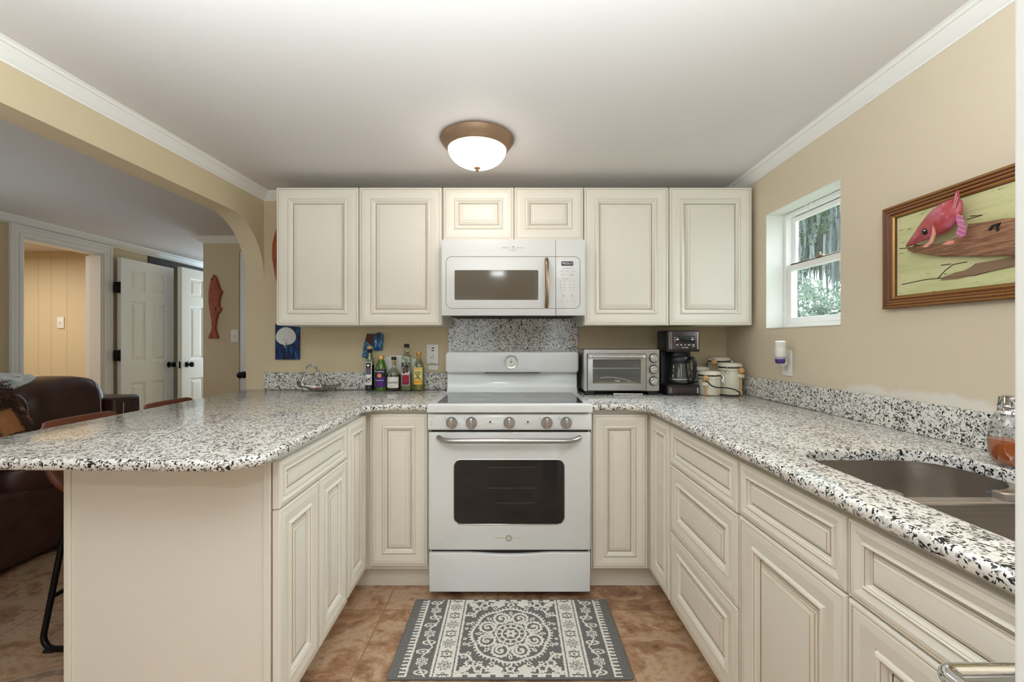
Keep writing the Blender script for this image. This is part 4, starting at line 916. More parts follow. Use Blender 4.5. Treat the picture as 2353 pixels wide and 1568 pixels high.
# white board leaning behind
wb = [(-.118, 0), (.118, 0)]+[(.118-.236*i/20, .178+.032*math.sin(PI*i/20)) for i in range(21)]
b = MB(); b.ext([(x, z+.001) for x, z in wb], (bx(911), 2.632, CT), X_, Z_, -Y_, 0, .012, 0, .004, 3); bd = thing('cutting_board', 'white arched plastic cutting board standing behind the bottles', 'cutting board', (bx(911), 2.632, CT))
o1 = b.build('board', 'plast', bd, ang=60)
b = MB()
for x in (-.118, .106): b.ext(rrect(bx(911)+x+.006, CT+.085, .0125, .16, .004, 3), (0, 2.6195, 0), X_, Z_, -Y_, 0, .0015)
b.build('grip_edge', mat('green_grip', (126, 168, 118), .5), bd)
# silver basket with packet
bo = v3(wx(733, 2.50), 2.50, CT+.001)
bk = thing('basket', 'silver boat shaped basket with braided handle on the counter', 'basket', bo)
def dish(u, v, off=0):
    x = u*.128; hwid = .055*math.sqrt(max(0, 1-abs(u)**2.4))+.006*(1-abs(u)); y = v*hwid
    z = .004+.040*abs(u)**2.2+.030*abs(v)**2.2*(1-.5*abs(u)) + .006*math.sin(u*7+v*2)*abs(v)+off
    return bo+v3(x, y, z)
b = MB(); nu, nv = 24, 12
top = [[dish(-1+2*i/nu, -1+2*j/nv) for j in range(nv+1)] for i in range(nu+1)]; bot = [[dish(-1+2*i/nu, -1+2*j/nv, -.0025) for j in range(nv+1)] for i in range(nu+1)]
b.loops(top, False, 0, True); b.loops(bot, False, 0, True); b.build('dish', 'silver', bk, ang=70)
b = MB()
for ph in (0, PI):
    P = []
    for i in range(61):
        a = PI*i/60; q = i*.62+ph; x = -.048+.012*0+.052*-math.cos(a); z = .028+.128*math.sin(a)**.8; P.append(bo+v3(x+.0042*math.cos(q)+.002, .0042*math.sin(q), z+.0035*math.cos(q)))
    b.tube(P, .0044, 8)
b.build('handle', 'silver', bk)
b = MB(); b.ext(rrect(0, 0, .105, .034, .008, 3), bo+v3(-.026, -.018, .021), v3(1, .1, -.10).normalized(), v3(0, .85, .5).normalized(), v3(.1, -.5, .85).normalized(), 0, .012, 0, .005, 3)
pk = thing('packet', 'white paper packet with red marks lying in the silver basket', 'packet', bo+v3(-.02, -.005, .02)); b.build('wrapper', 'paper', pk)
b = MB()
for dz in (0, .008): b.ext(rrect(.028, -.008+dz*1.4, .022, .0055, .001, 2), bo+v3(-.026, -.018, .021), v3(1, .1, -.10).normalized(), v3(0, .85, .5).normalized(), v3(.1, -.5, .85).normalized(), .0115, .0126)
b.build('red_print', 'red', pk)

# ------------------------------------------------------------------ things on the back and right walls
def blue(name):
    m = mat(name, (20, 60, 110), .3); N, L, p = nt(m); v = coords(m, (1, 1, .35)); n = noise(m, v, 60, 6, .65, 1.0)
    r = ramp(N, [(.36, (8, 22, 48)), (.48, (14, 66, 118)), (.58, (40, 120, 170)), (.68, (170, 210, 226))]); L.new(n.outputs[0], r.inputs[0]); L.new(r.outputs[0], p.inputs['Base Color']); return m
M['blue'] = blue('blue_swirl_paint')
m = mat('dark_blue_paint', (12, 40, 90), .3); N, L, p = nt(m); v = coords(m, (1, 1, .3)); n = noise(m, v, 60, 6, .65, 1); r = ramp(N, [(.42, (8, 16, 30)), (.55, (10, 52, 108)), (.66, (28, 96, 160)), (.75, (150, 180, 205))]); L.new(n.outputs[0], r.inputs[0]); L.new(r.outputs[0], p.inputs['Base Color']); M['dblue'] = m
WD = 2.645
x0, x1, z0, z1 = wx(632, WD), wx(687.5, WD), wz(826.5, WD), wz(744, WD)
pq = thing('wall_plaque', 'dark blue plaque with pale round shape at the left end of the back wall', 'plaque', ((x0+x1)/2, WD, (z0+z1)/2))
b = MB(); b.box(x0, x1, WD, 2.659, z0, z1); b.build('board', 'dblue', pq, .002)
ccx, ccz = wx(657.5, WD), wz(774, WD); P = []
for i in range(36):
    a = 2*PI*i/36; P.append((ccx+.062*math.cos(a)*(1-.06*math.sin(a)), ccz+.058*math.sin(a)-.006*(math.sin(a) < 0)*math.sin(a)))
b = MB(); b.ext(P, (0, WD, 0), X_, Z_, -Y_, -.002, .005, 0, .003, 3); b.build('pale_round', mat('pale_shell', (214, 213, 210), .45), pq, ang=60)
b = MB(); b.tube([(ccx-.006, WD-.006, ccz-.035), (ccx-.005, WD-.006, ccz-.062), (ccx+.003, WD-.006, ccz-.070), (ccx+.006, WD-.006, ccz-.036), (ccx-.004, WD-.006, ccz-.036)], .0028, 6); b.box(ccx-.014, ccx+.014, WD-.0062, WD-.004, ccz-.021, ccz-.019); b.build('wire_loop', 'steelb', pq)
def plankpoly(pts): return [(wx(a, WD), wz(c_, WD)) for a, c_ in pts]
pq = thing('wall_plaque', 'blue and brown painted wood scraps fixed to the wall above the cutting board', 'plaque', (wx(855, WD), WD, wz(795, WD)))
b = MB(); b.ext(plankpoly([(831, 821), (842, 824), (857, 790), (862, 768), (843, 767), (836, 790)]), (0, 2.659, 0), X_, Z_, -Y_, 0, .012); b.build('tilted_plank', 'blue', pq, .002)
b = MB(); b.ext(plankpoly([(843, 767), (862, 768), (858, 795), (850, 792), (840, 783)]), (0, 2.6475, 0), X_, Z_, -Y_, 0, .003); b.build('bare_patch', mat('bare_brown_wood', (92, 56, 38), .7), pq)
b = MB(); b.ext(plankpoly([(857, 806), (878, 806), (881, 770), (873, 764), (864, 766), (858, 776)]), (0, 2.659, 0), X_, Z_, -Y_, 0, .018); b.build('upright_plank', 'blue', pq, .003)
def fishpoly(cx, cz, L, w, flip=1):
    up = [(0, .02), (.04, .16), (.12, .30), (.25, .42), (.40, .44), (.55, .34), (.70, .22), (.80, .15), (.88, .22), (.96, .40), (1, .44)]
    dn = [(1, -.38), (.95, -.30), (.88, -.16), (.80, -.14), (.70, -.22), (.62, -.34), (.56, -.60), (.52, -.62), (.50, -.44), (.40, -.46), (.30, -.60), (.27, -.70), (.24, -.52), (.12, -.34), (.04, -.18)]
    return [(cx-flip*b_*w, cz+L/2-a*L) for a, b_ in up+dn]
def fish(label, cx, cz, L, w, y, thick, flip=1, tail=1):
    f = thing('wooden_fish', label, 'wooden fish', (cx, y, cz)); b = MB(); b.ext([(cx+(x-cx)*(tail if z < cz-L*.3 else 1), z) for x, z in fishpoly(cx, cz, L, w, flip)], (0, y, 0), X_, Z_, -Y_, 0, thick, 0, .006, 3); b.build('carving', 'redwood', f, ang=60)
    b = MB(); b.sphere((cx-flip*.02*w/.15, y-thick, cz+L*.42), .008, 10, 6, (1, .4, 1)); b.build('eye', 'gap', f)
    b = MB()
    for dx, dz, h_ in ((.02, -.02, .03), (-.008, -.16, .018), (-.012, .05, .012)): b.ext(circ(cx+dx, cz+dz, .006, 10, h_/.012), (0, y-thick, 0), X_, Z_, -Y_, -.001, .0006)
    b.build('knot_hole', 'gap', f)
FD = 3.79
fish('red cedar fish carving on the narrow wall beyond the arch', wx(494, FD), (wz(632, FD)+wz(778, FD))/2, wz(632, FD)-wz(778, FD), .105, FD, .022)
fish('red cedar fish carving mostly hidden behind the overhead cabinet\'s left side', -1.421, 1.66, .56, .14, WALL_Y-.001, .02, 1, .55)
def plateb(name, label, cat, O, u, n, w, h, kind):
    O, u, n = Vector(O), Vector(u), Vector(n); t = thing(name, label, cat, O)
    b = MB(); b.ext(rrect(0, 0, w, h, .005, 3), O, u, Z_, n, 0, .006, 0, .003, 2); b.build('cover_plate', 'plast', t, ang=60)
    if kind == 'switch':
        b = MB(); b.ext(rrect(0, 0, .012, .026, .001, 2), O, u, Z_, n, .005, .0072); b.build('switch_slot', 'plast2', t)
        b = MB(); b.ext(rrect(0, .004, .009, .012, .002, 2), O, u, Z_, n, .006, .016, 0, .002, 2); b.build('toggle', 'plast', t)
    return t, O, u, n
plateb('light_switch', 'white light switch beside the wooden fish beyond the arch', 'light switch', (wx(540, FD), FD-.001, wz(773, FD)), X_, -Y_, .066, .112, 'switch')
plateb('light_switch', 'white light switch on the bright panelled wall of the side room', 'light switch', (wx(138, 4.37), 4.377, wz(742, 4.37)), X_, -Y_, .070, .115, 'switch')
OD = 2.655
t, O, u, n = plateb('power_outlet', 'white outlet plate on the back wall beside the rightmost bottle', 'outlet', (wx(994, OD), OD, wz(814, OD)), X_, -Y_, .074, .122, 'outlet')
b = MB()
for px, py, w, h in ((995, 800, .014, .006), (995, 806, .014, .006), (992, 822, .004, .007), (997, 822, .004, .007), (994.5, 817, .004, .005), (992, 835, .003, .004), (998, 835, .003, .004)): b.box(wx(px, OD)-w/2, wx(px, OD)+w/2, OD-.0068, OD-.005, wz(py, OD)-h/2, wz(py, OD)+h/2)
b.build('slots', 'gap', t)
b = MB(); b.ext(rrect(wx(995.5, OD), wz(845, OD), .064, .030, .004, 3), (0, OD+.002, 0), X_, Z_, -Y_, 0, .005, 0, .002, 2); b.build('lower_cover', 'plast', t)
# outlet and air freshener on the right wall
oy, oz = 2.066, 1.10
t, O, u, n = plateb('power_outlet', 'white outlet plate on the right wall under the window', 'outlet', (WALL_R-.0005, oy, oz), -Y_, -X_, .072, .124, 'outlet')
b = MB(); b.ext(circ(0, -.024, .016, 20), O, u, Z_, n, .005, .0075); b.build('socket_face', 'plast2', t)
af = thing('air_freshener', 'white plug-in air freshener with purple bottle in the right wall outlet', 'air freshener', (1.26, 2.06, 1.13))
b = MB(); b.lathe((1.298, oy, oz+.008), [(.018, -.006), (.024, .0), (.022, .01), (.012, .016)], 20, -X_); b.build('plug', 'plast', af)
fx, fy, fz = wx(1793, 2.03), 2.03, wz(818, 2.03)
b = MB(); b.lathe((fx, fy, fz), [(0, -.005), (.021, -.005), (.0235, 0), (.0235, .035), (.0215, .040), (.0235, .043), (.0235, .066), (.019, .070), (0, .071)], 28); b.build('housing', 'plast', af)
b = MB(); b.tube([(fx, fy, fz+.02), (1.285, oy-.004, oz+.012)], .013, 12); b.build('arm', 'plast', af)
b = MB(); b.lathe((fx, fy, fz-.005), [(.0215, 0), (.0225, -.006), (.0225, -.010), (.0218, -.010)], 28); b.build('label_band', mat('lilac_print', (170, 170, 190), .4), af)
b = MB(); b.lathe((fx, fy, fz-.005), [(.0215, -.009), (.0225, -.011), (.021, -.026), (.016, -.031), (0, -.032)], 28); b.build('scent_bottle', mat('purple_scent', (64, 40, 120), .08, coat=.5), af)

# picture with the pink fish
m = mat('peeling_green_boards', (196, 204, 146), .6); N, L, p = nt(m); v = coords(m, (1, 1, 5)); n1 = noise(m, v, 6, 8, .65, .5); v2 = coords(m, (1, 1, 9)); n2 = noise(m, v2, 14, 6, .7, .4)
r1 = ramp(N, [(.3, (190, 192, 136)), (.5, (208, 208, 156)), (.7, (216, 213, 168))]); L.new(n1.outputs[0], r1.inputs[0])
r2 = ramp(N, [(0, (0, 0, 0)), (.635, (0, 0, 0)), (.645, (255, 255, 255))]); L.new(n2.outputs[0], r2.inputs[0])
mx = N.new('ShaderNodeMix'); mx.data_type = 'RGBA'; L.new(r2.outputs[0], mx.inputs[0]); L.new(r1.outputs[0], mx.inputs[6]); mx.inputs[7].default_value = (*lin((88, 66, 46)), 1); L.new(mx.outputs[2], p.inputs['Base Color']); M['board'] = m
M['finray'] = mat('fin_ray_pink', (222, 150, 170), .4)
M['crack'] = mat('crack_brown', (60, 44, 32), .8)
M['drift'] = noisy('driftwood_grain', [(74, 48, 34), (172, 128, 98), (120, 84, 62), (190, 150, 120)], 14, .8, (1, .5, 9), 7, 1.0, .8)
m = mat('pink_fish_skin', (206, 92, 104), .3, coat=.3); N, L, p = nt(m); v = coords(m); n1 = noise(m, v, 22, 4); r1 = ramp(N, [(.35, (166, 58, 58)), (.5, (182, 76, 86)), (.65, (190, 104, 128))]); L.new(n1.outputs[0], r1.inputs[0]); L.new(r1.outputs[0], p.inputs['Base Color']); M['fish'] = m
M['frame1'] = noisy('antique_gilt', [(78, 42, 26), (140, 90, 46), (98, 54, 32)], 40, .35, (1, 6, 1), 4, metal=.4)
M['frame2'] = mat('gilt_bead', (168, 124, 68), .3, .6); M['frame3'] = mat('red_brown_bole', (92, 46, 32), .4)
PX = WALL_R; py0, py1, pz0, pz1 = .86, 1.513, 1.318, 1.668
pc = thing('picture', 'gilt framed relief picture of a pink fish on driftwood, hanging on the right wall', 'picture', (PX, (py0+py1)/2, (pz0+pz1)/2))
FP = [(0, .002, 2), (0, .020, 2), (.003, .023, 0), (.008, .024, 1), (.011, .021, 2), (.014, .021, 0), (.018, .023, 1), (.022, .019, 2), (.025, .019, 1), (.029, .020, 0), (.033, .016, 2), (.037, .016, 1), (.041, .012, 1), (.043, .006, 2), (.043, .004, 2)]
b = MB(); Ls = []
for i, d, k in FP: Ls.append([v3(PX-d, y, z) for y, z in ((py1-i, pz0+i), (py0+i, pz0+i), (py0+i, pz1-i), (py1-i, pz1-i))])
b.loops(Ls, True, 0, False, mats=[FP[i+1][2] for i in range(len(FP)-1)]); b.build('frame', ['frame1', 'frame2', 'frame3'], pc)
b = MB(); b.box(PX-.006, PX-.002, py0+.03, py1-.03, pz0+.03, pz1-.03); b.build('painted_boards', 'board', pc)
PDp = lambda px, py: (PX-.012)*F/(px-VX)
def pp(px, py, x=None):
    x = x or PX-.008; d = x*F/(px-VX); return v3(x, d, wz(py, d))
def shp(pts, x, t, name, m, par, bev=0):
    Q = [pp(a, c_, x) for a, c_ in pts]; b = MB(); b.ext([(-q.y, q.z) for q in Q], (x, 0, 0), -Y_, Z_, -X_, -t, 0, 0, bev, 2); return b.build(name, m, par, ang=60)
for P in ([(2067, 572), (2100, 568)], [(2072, 654), (2125, 643), (2155, 640), (2172, 622), (2190, 608), (2222, 602)], [(2155, 640), (2240, 633), (2330, 610)], [(2162, 610), (2185, 607)], [(2230, 497), (2258, 494), (2222, 505)]): b = MB(); b.tube([pp(a, c_, PX-.0065) for a, c_ in P], .0013, 5); b.build('board_crack', M['crack'], pc)
shp([(2170, 636), (2196, 626), (2216, 622), (2232, 613), (2240, 606), (2300, 596), (2336, 590), (2337, 612), (2250, 630), (2200, 641), (2160, 645)], PX-.0075, .001, 'bare_strip', mat('bare_plank_wood', (142, 116, 92), .8), pc)
dw = shp([(2080, 573), (2100, 563), (2150, 561), (2190, 548), (2218, 535), (2222, 515), (2260, 510), (2300, 503), (2345, 499), (2440, 484), (2530, 470), (2640, 462), (2640, 604), (2520, 600), (2440, 596), (2337, 590), (2300, 588), (2240, 590), (2200, 588), (2160, 590), (2130, 586), (2095, 581)], PX-.024, .016, 'driftwood', 'drift', pc, .005)
b = MB(); P = [(2274, 529), (2282, 519), (2298, 514), (2290, 524), (2294, 530)]; b.tube([pp(a, c_, PX-.025) for a, c_ in P], .004, 6); b.build('dark_hole', 'gap', dw)
# the fish: a plump body diving into the wood
ax = [(2081, 567, .004), (2096, 556, .012), (2112, 543, .021), (2128, 530, .031), (2146, 517, .039), (2163, 505, .044), (2178, 493, .042), (2189, 479, .033), (2196, 466, .021), (2200, 456, .012)]
b = MB(); Ls = []; pts = [pp(a, c_, PX-.04) for a, c_, _ in ax]
for i, (q, (_, _, r)) in enumerate(zip(pts, ax)):
    tn = (pts[min(i+1, len(pts)-1)]-pts[max(i-1, 0)]).normalized(); w = tn.cross(X_).normalized()
    Ls.append([q+w*r*math.cos(a)+X_*r*.55*math.sin(a) for a in [2*PI*j/20 for j in range(20)]])
b.loops(Ls, True, 0, True, True, True); fb = b.build('fish_body', 'fish', pc, subsurf=1)
shp([(2186, 482), (2188, 462), (2199, 437), (2203, 452), (2200, 470), (2196, 486)], PX-.05, .004, 'tail_fin', 'fish', fb)
shp([(2155, 487), (2155, 472), (2166, 466), (2180, 460), (2176, 476)], PX-.045, .004, 'dorsal_fin', 'fish', fb)
shp([(2198, 490), (2210, 502), (2217, 522), (2216, 542), (2206, 548), (2196, 538), (2202, 520), (2196, 505)], PX-.048, .004, 'anal_fin', mat('lilac_fin', (204, 120, 170), .4), fb)
shp([(2180, 553), (2162, 562), (2176, 563), (2190, 560), (2193, 553)], PX-.05, .003, 'pelvic_fin', mat('pale_pink_fin', (226, 150, 136), .4), fb)
shp([(2143, 516), (2148, 536), (2142, 558), (2128, 569), (2118, 568), (2134, 556), (2141, 540)], PX-.062, .004, 'gill_cover', mat('pale_gill', (224, 160, 140), .4), fb)
for P_ in ([(2199, 494), (2213, 498)], [(2202, 506), (2216, 510)], [(2203, 516), (2217, 522)], [(2201, 526), (2217, 533)], [(2199, 535), (2213, 543)], [(2190, 478), (2198, 444)], [(2193, 480), (2201, 452)], [(2160, 484), (2160, 473)], [(2166, 481), (2168, 468)]):
    b = MB(); b.tube([pp(a, c_, PX-.053) for a, c_ in P_], .0012, 5); b.build('fin_ray', M['finray'], fb)
b = MB(); b.tube([pp(a, c_, PX-.056) for a, c_ in ((2083, 567), (2094, 563), (2106, 562))], .0015, 5); b.build('mouth_line', M['crack'], fb)
b = MB(); b.sphere(pp(2124, 530, PX-.0625), .0022, 8, 6); b.build('eye_glint', 'whiteprint', fb)
b = MB(); e = pp(2125, 532, PX-.057); b.sphere(e, .010, 14, 10, (.5, 1, 1)); b.build('eye', 'black', fb)

# soap dispenser
sx, sy = 1.186, 1.03
sd = thing('soap_dispenser', 'clear soap dispenser with orange soap and chrome pump beside the sink', 'soap dispenser', (sx, sy, CT))
o = v3(sx, sy, CT+.0005)
ring(o, [(0, .002), (.020, .001), (.028, .006), (.036, .030), (.038, .055), (.036, .085), (.029, .118), (.022, .126), (.020, .126)], 'bottle', 'glass', sd)
ring(o, [(0, .004), (.020, .004), (.0275, .009), (.035, .030), (.0365, .055), (.036, .064), (0, .064)], 'orange_soap', mat('orange_soap', (206, 104, 52), .15), sd)
ring(o, [(.024, .122), (.025, .126), (.022, .130), (.020, .142), (.0215, .144), (.020, .150), (.019, .166), (.012, .170), (0, .1705)], 'pump', 'chrome', sd)
b = MB(); b.tube([(sx, sy, CT+.160), (sx-.02, sy-.03, CT+.158), (sx-.028, sy-.042, CT+.150)], .006, 8); b.build('spout', 'chrome', sd)

# slim steel bin in front of the sink cabinet
gx0, gx1, gy0, gy1, gz = .484, .638, .24, .50, wz(1521, .50)
bn = thing('bin', 'slim stainless steel bin with glossy lid in the bottom right foreground', 'bin', ((gx0+gx1)/2, (gy0+gy1)/2, 0))
b = MB(); b.ext(rrect((gx0+gx1)/2, (gy0+gy1)/2, gx1-gx0-.006, gy1-gy0-.006, .02, 5), (0, 0, 0), X_, Y_, Z_, .0, gz-.02); b.build('bin_body', 'steel', bn, ang=60)
b = MB(); b.tube([(x, y, gz-.010) for x, y in rrect((gx0+gx1)/2, (gy0+gy1)/2, gx1-gx0-.02, gy1-gy0-.01, .012, 5)], .0105, 12, True); b.build('rim', 'chrome', bn)
b = MB(); b.box(gx0+.012, gx1-.012, gy0+.012, gy1-.010, gz-.022, gz-.008); b.build('lid', mat('smoky_lid', (104, 102, 92), .08, 0, .6, coat=.5), bn)

# ------------------------------------------------------------------ rug
def rugpat(x, y):
    """True where the pile is cream; x, y in metres from the centre of the mat"""
    ax, n = abs(x), math.sin(x*913+y*411)*math.sin(y*877-x*277)
    j = .0016*n; a = ax+j
    if a > .402: return False
    if a > .372: return a < .380 or math.sin(y*2*PI/.0175+ (1 if x > 0 else 0)) > .15 - (.395-a)*8
    if a > .290:                                    # paisley band
        c_ = .331; yy = (y+.23) % .1533-.0766; u = (ax-c_); sg = 1 if yy > 0 else -1
        d = math.hypot(u, yy); th = math.atan2(yy, u)
        if d < .024: q = d+.004*math.cos(6*th); return .005 < q < .011 or .015 < q < .021
        w = abs(yy)-.052; e = math.hypot(u*.62-.004*sg, w*1.25)
        return .011 < e+j < .0165 or e < .005 or abs(u+.6*(abs(yy)-.035)) < .0035
    if a > .281: return True
    if a > .276: return False
    if a > .212:                                    # cream band of diamonds and florets
        c_ = .244; yy = (y+.23) % .115-.0575; u = ax-c_
        d = math.hypot(u, yy); th = math.atan2(yy, u)
        if d < .026: q = d+.005*math.cos(8*th); return not (q < .004 or .009 < q < .013 or .018 < q < .0225)
        k = abs(u)*1.15+abs(abs(yy)-.0575)*1.0; return not (.021 < k < .026 or k < .006 or (abs(abs(yy)-.045) < .0025 and abs(u) < .022))
    if a > .207: return False
    if a > .198: return True
    # medallion
    r = math.hypot(x, y)+j; t = math.atan2(y, x); t8 = math.cos(8*t)
    if r < .006: return False
    if r < .022+.005*math.cos(6*t): return True
    if r < .032: return False
    if r < .042+.003*math.cos(12*t): return True
    if r < .055: return math.cos(12*t) > .55 and .045 < r < .053
    if r < .064+.003*t8: return True
    if r < .145:
        k2 = ((t/(2*PI)*8)+.5) % 1-.5; qx = r*math.cos(k2*2*PI/8)-.131; qy = r*math.sin(k2*2*PI/8)
        if abs(qx)*.8+abs(qy)*1.6 < .015: return abs(qx)*.8+abs(qy)*1.6 > .006
        if math.hypot(qx+.048, qy) < .008: return True
        k = (t/(2*PI)*8) % 1-.5; px = r*math.cos(k*2*PI/8)-.103; py = r*math.sin(k*2*PI/8); d = math.hypot(px, py*1.02); sp = math.atan2(py, px)
        if .0265 < d < .0365: return True
        if .0365 <= d < .041: return math.sin(sp*14) > .4
        if d <= .0265: return .009 < d+.0025*sp < .0185 or d < .0045
        if r < .078: return False
        if d > .042 and r > .118: return False
        return False
    h = .151+.009*abs(math.cos(4*t)); 
    if h-.006 < r < h+.004: return True
    if h+.004 <= r < h+.013: return math.sin(t*64) > .35
    # corner and end sprays
    xx, yy = abs(x), abs(y)
    if yy > .212: return math.sin(x*2*PI/.05) > -.3 or yy < .218
    for cx, cy, rr_, hole in ((.0, .190, .017, .007), (.052, .196, .024, .0), (.082, .190, .014, 0), (.118, .186, .020, .010), (.150, .160, .018, .009), (.172, .188, .014, 0), (.178, .125, .013, .006), (.184, .205, .010, 0), (.182, .06, .007, 0), (.184, .03, .007, 0)):
        d = math.hypot(xx-cx, yy-cy)+.003*math.sin(5*math.atan2(yy-cy, xx-cx))
        if d < rr_: return d > hole
    if abs(math.hypot(xx-.19, yy-.16)-.045) < .005: return True
    gx_, gy_ = (xx % .046)-.023, ((yy+.012) % .05)-.025; gr = math.hypot(gx_, gy_); ga = math.atan2(gy_, gx_)
    return r > .168 and (.004 < gr < .0105+.003*math.cos(5*ga))
gw, gd, gxc, gyc = .872, .461, -.0115, 1.762
NX, NY = 330, 174; vs = []; fs = []; ms = []
H_ = [[rugpat((i+.5)/NX*gw-gw/2, ((j+.5)/NY*gd-gd/2)) for i in range(NX)] for j in range(NY)]
for j in range(NY+1):
    for i in range(NX+1):
        vs.append((gxc-gw/2+gw*i/NX, gyc-gd/2+gd*j/NY, .0095+R.uniform(-.0007, .0007)))
for j in range(NY):
    for i in range(NX): a = j*(NX+1)+i; fs.append((a, a+1, a+NX+2, a+NX+1)); ms.append(1 if H_[j][i] else 0)
rg_ = thing('rug', 'grey and cream patterned mat on the tiled floor in front of the range', 'rug', (gxc, gyc, 0))
b = MB(); b.v = vs; b.f = fs; b.m = ms; b.s = [False]*len(fs); b.build('pile', ['rugg', 'rugc'], rg_)
b = MB(); b.box(gxc-gw/2, gxc+gw/2, gyc-gd/2, gyc+gd/2, .001, .0085)
b.tube([(x, y, .006) for x, y in rrect(gxc, gyc, gw, gd, .006, 3)], .0045, 8, True); b.build('binding', 'rugg', rg_)

# ------------------------------------------------------------------ bar stools
def make_stool(label, cy):
    st = thing('bar_stool', label, 'bar stool', (-1.75, cy, 0), None, 'bar stools along the peninsula')
    prof = [(-1.50, .612), (-1.54, .600), (-1.62, .590), (-1.72, .588), (-1.79, .600), (-1.835, .640), (-1.865, .700), (-1.885, .770), (-1.90, .83), (-1.912, .872)]
    b = MB(); n = 16; Ls = []
    P = smooth([(a, 0, c_) for a, c_ in prof], 4); k = len(P)
    def sheet(off):
        out = []
        for i, p in enumerate(P):
            tn = (P[min(i+1, k-1)]-P[max(i-1, 0)]).normalized(); nr = v3(-tn.z, 0, tn.x)
            s_ = i/(k-1); row = []
            for j in range(n+1):
                v = -1+2*j/n; hw = .185+.006*math.sin(s_*PI)
                corner = 1-.20*max(0, s_-.86)/.14*abs(v)**6
                lift = .035*abs(v)**3*(1-abs(s_-.45)*1.2)
                q = v3(p.x, cy+v*hw*corner, p.z)+nr*(-off)+v3(lift*.6*s_, 0, lift*(1-s_)-.014*max(0, s_-.85)/.15*abs(v)**8)
                row.append(q)
            out.append(row)
        return out
    A, B_ = sheet(-.013), sheet(.013)
    rim = lambda S_: S_[0]+[r[-1] for r in S_[1:-1]]+S_[-1][::-1]+[r[0] for r in S_[1:-1]][::-1]
    b.loops(A, False, 0, True); b.loops(B_, False, 0, True)
    ra, rb_ = rim(A), rim(B_); mid = [(x+y)/2+((x+y)/2-v3(-1.74, cy, .68)).normalized()*.008 for x, y in zip(ra, rb_)]
    b.loops([ra, mid, rb_], True, 0, True); b.build('shell', 'saddle', st, ang=80)
    for sd_ in (-1, 1):
        t, bt = cy+sd_*.15, cy+sd_*.227
        fp_ = fillet([(-1.795, .567), (-1.835, .0), (-1.46, .0), (-1.52, .567)], [.045, .05, .05, .045], 6)
        P3 = [(x, t+(bt-t)*(.567-z)/.567, z+.011) for x, z in fp_]
        b = MB(); b.tube(P3, .0105, 10, True); lg = b.build('leg_frame', 'blackmetal', st)
        for x in (-1.80, -1.49): b = MB(); b.box(x-.018, x+.018, bt-.012, bt+.012, 0, .012); b.build('foot_pad', 'rubber', lg, .003)
    yb = .15+(.077)*(.567-.185)/.567
    for x in (-1.823, -1.478): b = MB(); b.tube([(x, cy-yb, .195), (x, cy+yb, .195)], .009, 8); b.build('crossbar', 'blackmetal', st)
    b = MB(); b.box(-1.78, -1.53, cy-.15, cy+.15, .567, .577); b.build('seat_plate', 'blackmetal', st)
make_stool('brown leather bar stool nearest the camera at the peninsula, black sled legs', 1.90)
make_stool('brown leather bar stool farther along the peninsula, near the back wall', 2.385)

# ------------------------------------------------------------------ sofa, cushion, throw
def puff(x0, x1, y0, y1, z0, z1, p=3.2, n=30, k=22, warp=None):
    b = MB(); Ls = []
    sg = lambda v, e: math.copysign(abs(v)**e, v); e = 2/p
    for i in range(k+1):
        f = -PI/2+PI*i/k; L_ = []
        for j in range(n):
            a = 2*PI*j/n; q = v3((x0+x1)/2+(x1-x0)/2*sg(math.cos(f), e)*sg(math.cos(a), e), (y0+y1)/2+(y1-y0)/2*sg(math.cos(f), e)*sg(math.sin(a), e), (z0+z1)/2+(z1-z0)/2*sg(math.sin(f), e))
            L_.append(warp(q) if warp else q)
        Ls.append(L_)
    b.loops(Ls, True, 0, True); return b
so = thing('sofa', 'dark brown leather sofa behind the peninsula, facing the kitchen', 'sofa', (-3.0, 2.3, 0))
b = MB(); b.box(-3.40, -2.60, .8, 3.12, .03, .42); b.build('base', 'leather', so, .03, 3)
b = MB(); b.box(-3.42, -3.2, .8, 3.36, .03, .82); b.build('back_frame', 'leather', so, .05, 3)
b = MB(); b.box(-3.40, -2.885, 3.12, 3.345, .03, wz(911, 3.2)); ar = b.build('armrest', 'leather', so, .025, 3)
b = MB(); b.tube([(-2.882, 3.15, .3), (-2.879, 3.17, .5), (-2.882, 3.185, .745), (-2.90, 3.187, .768), (-3.2, 3.187, .77)], .003, 5); b.build('seam', 'stitch', ar)
sag = lambda q: v3(q.x-.03*math.cos((q.y-2.88)*7)*(q.z > .7), q.y, q.z+.012*math.sin(q.y*9)*(q.z > .75))
for y0, y1, zt in ((2.60, 3.15, .952), (1.95, 2.62, .955), (1.30, 1.96, .95)):
    bc = puff(-3.36, -2.92, y0, y1, .40, zt, 4, 40, 26, sag).build('back_cushion', 'leather', so)
    for yy, dx in ((y1-.085, 0), (y0+.03, .01)):
        P = []
        for i in range(22):
            f = -.5+2.0*i/21; e = 2/4; sg = lambda v, e: math.copysign(abs(v)**e, v)
            cy0, hy = (y0+y1)/2, (y1-y0)/2; u = (yy-cy0)/hy; sc = (1-min(.98, abs(u))**4)**.25
            q = v3(-3.14+.22*sg(math.cos(f), e)*sc, yy, (.40+zt)/2+(zt-.40)/2*sg(math.sin(f), e)*sc)
            q = sag(q); P.append(q+v3(.004, 0, .002))
        b = MB(); b.tube(P, .0032, 5); b.build('seam', 'stitch', bc)
for y0, y1 in ((2.22, 3.11), (1.30, 2.21)): puff(-3.22, -2.57, y0, y1, .36, .56, 5, 40, 18).build('seat_cushion', 'leather', so)
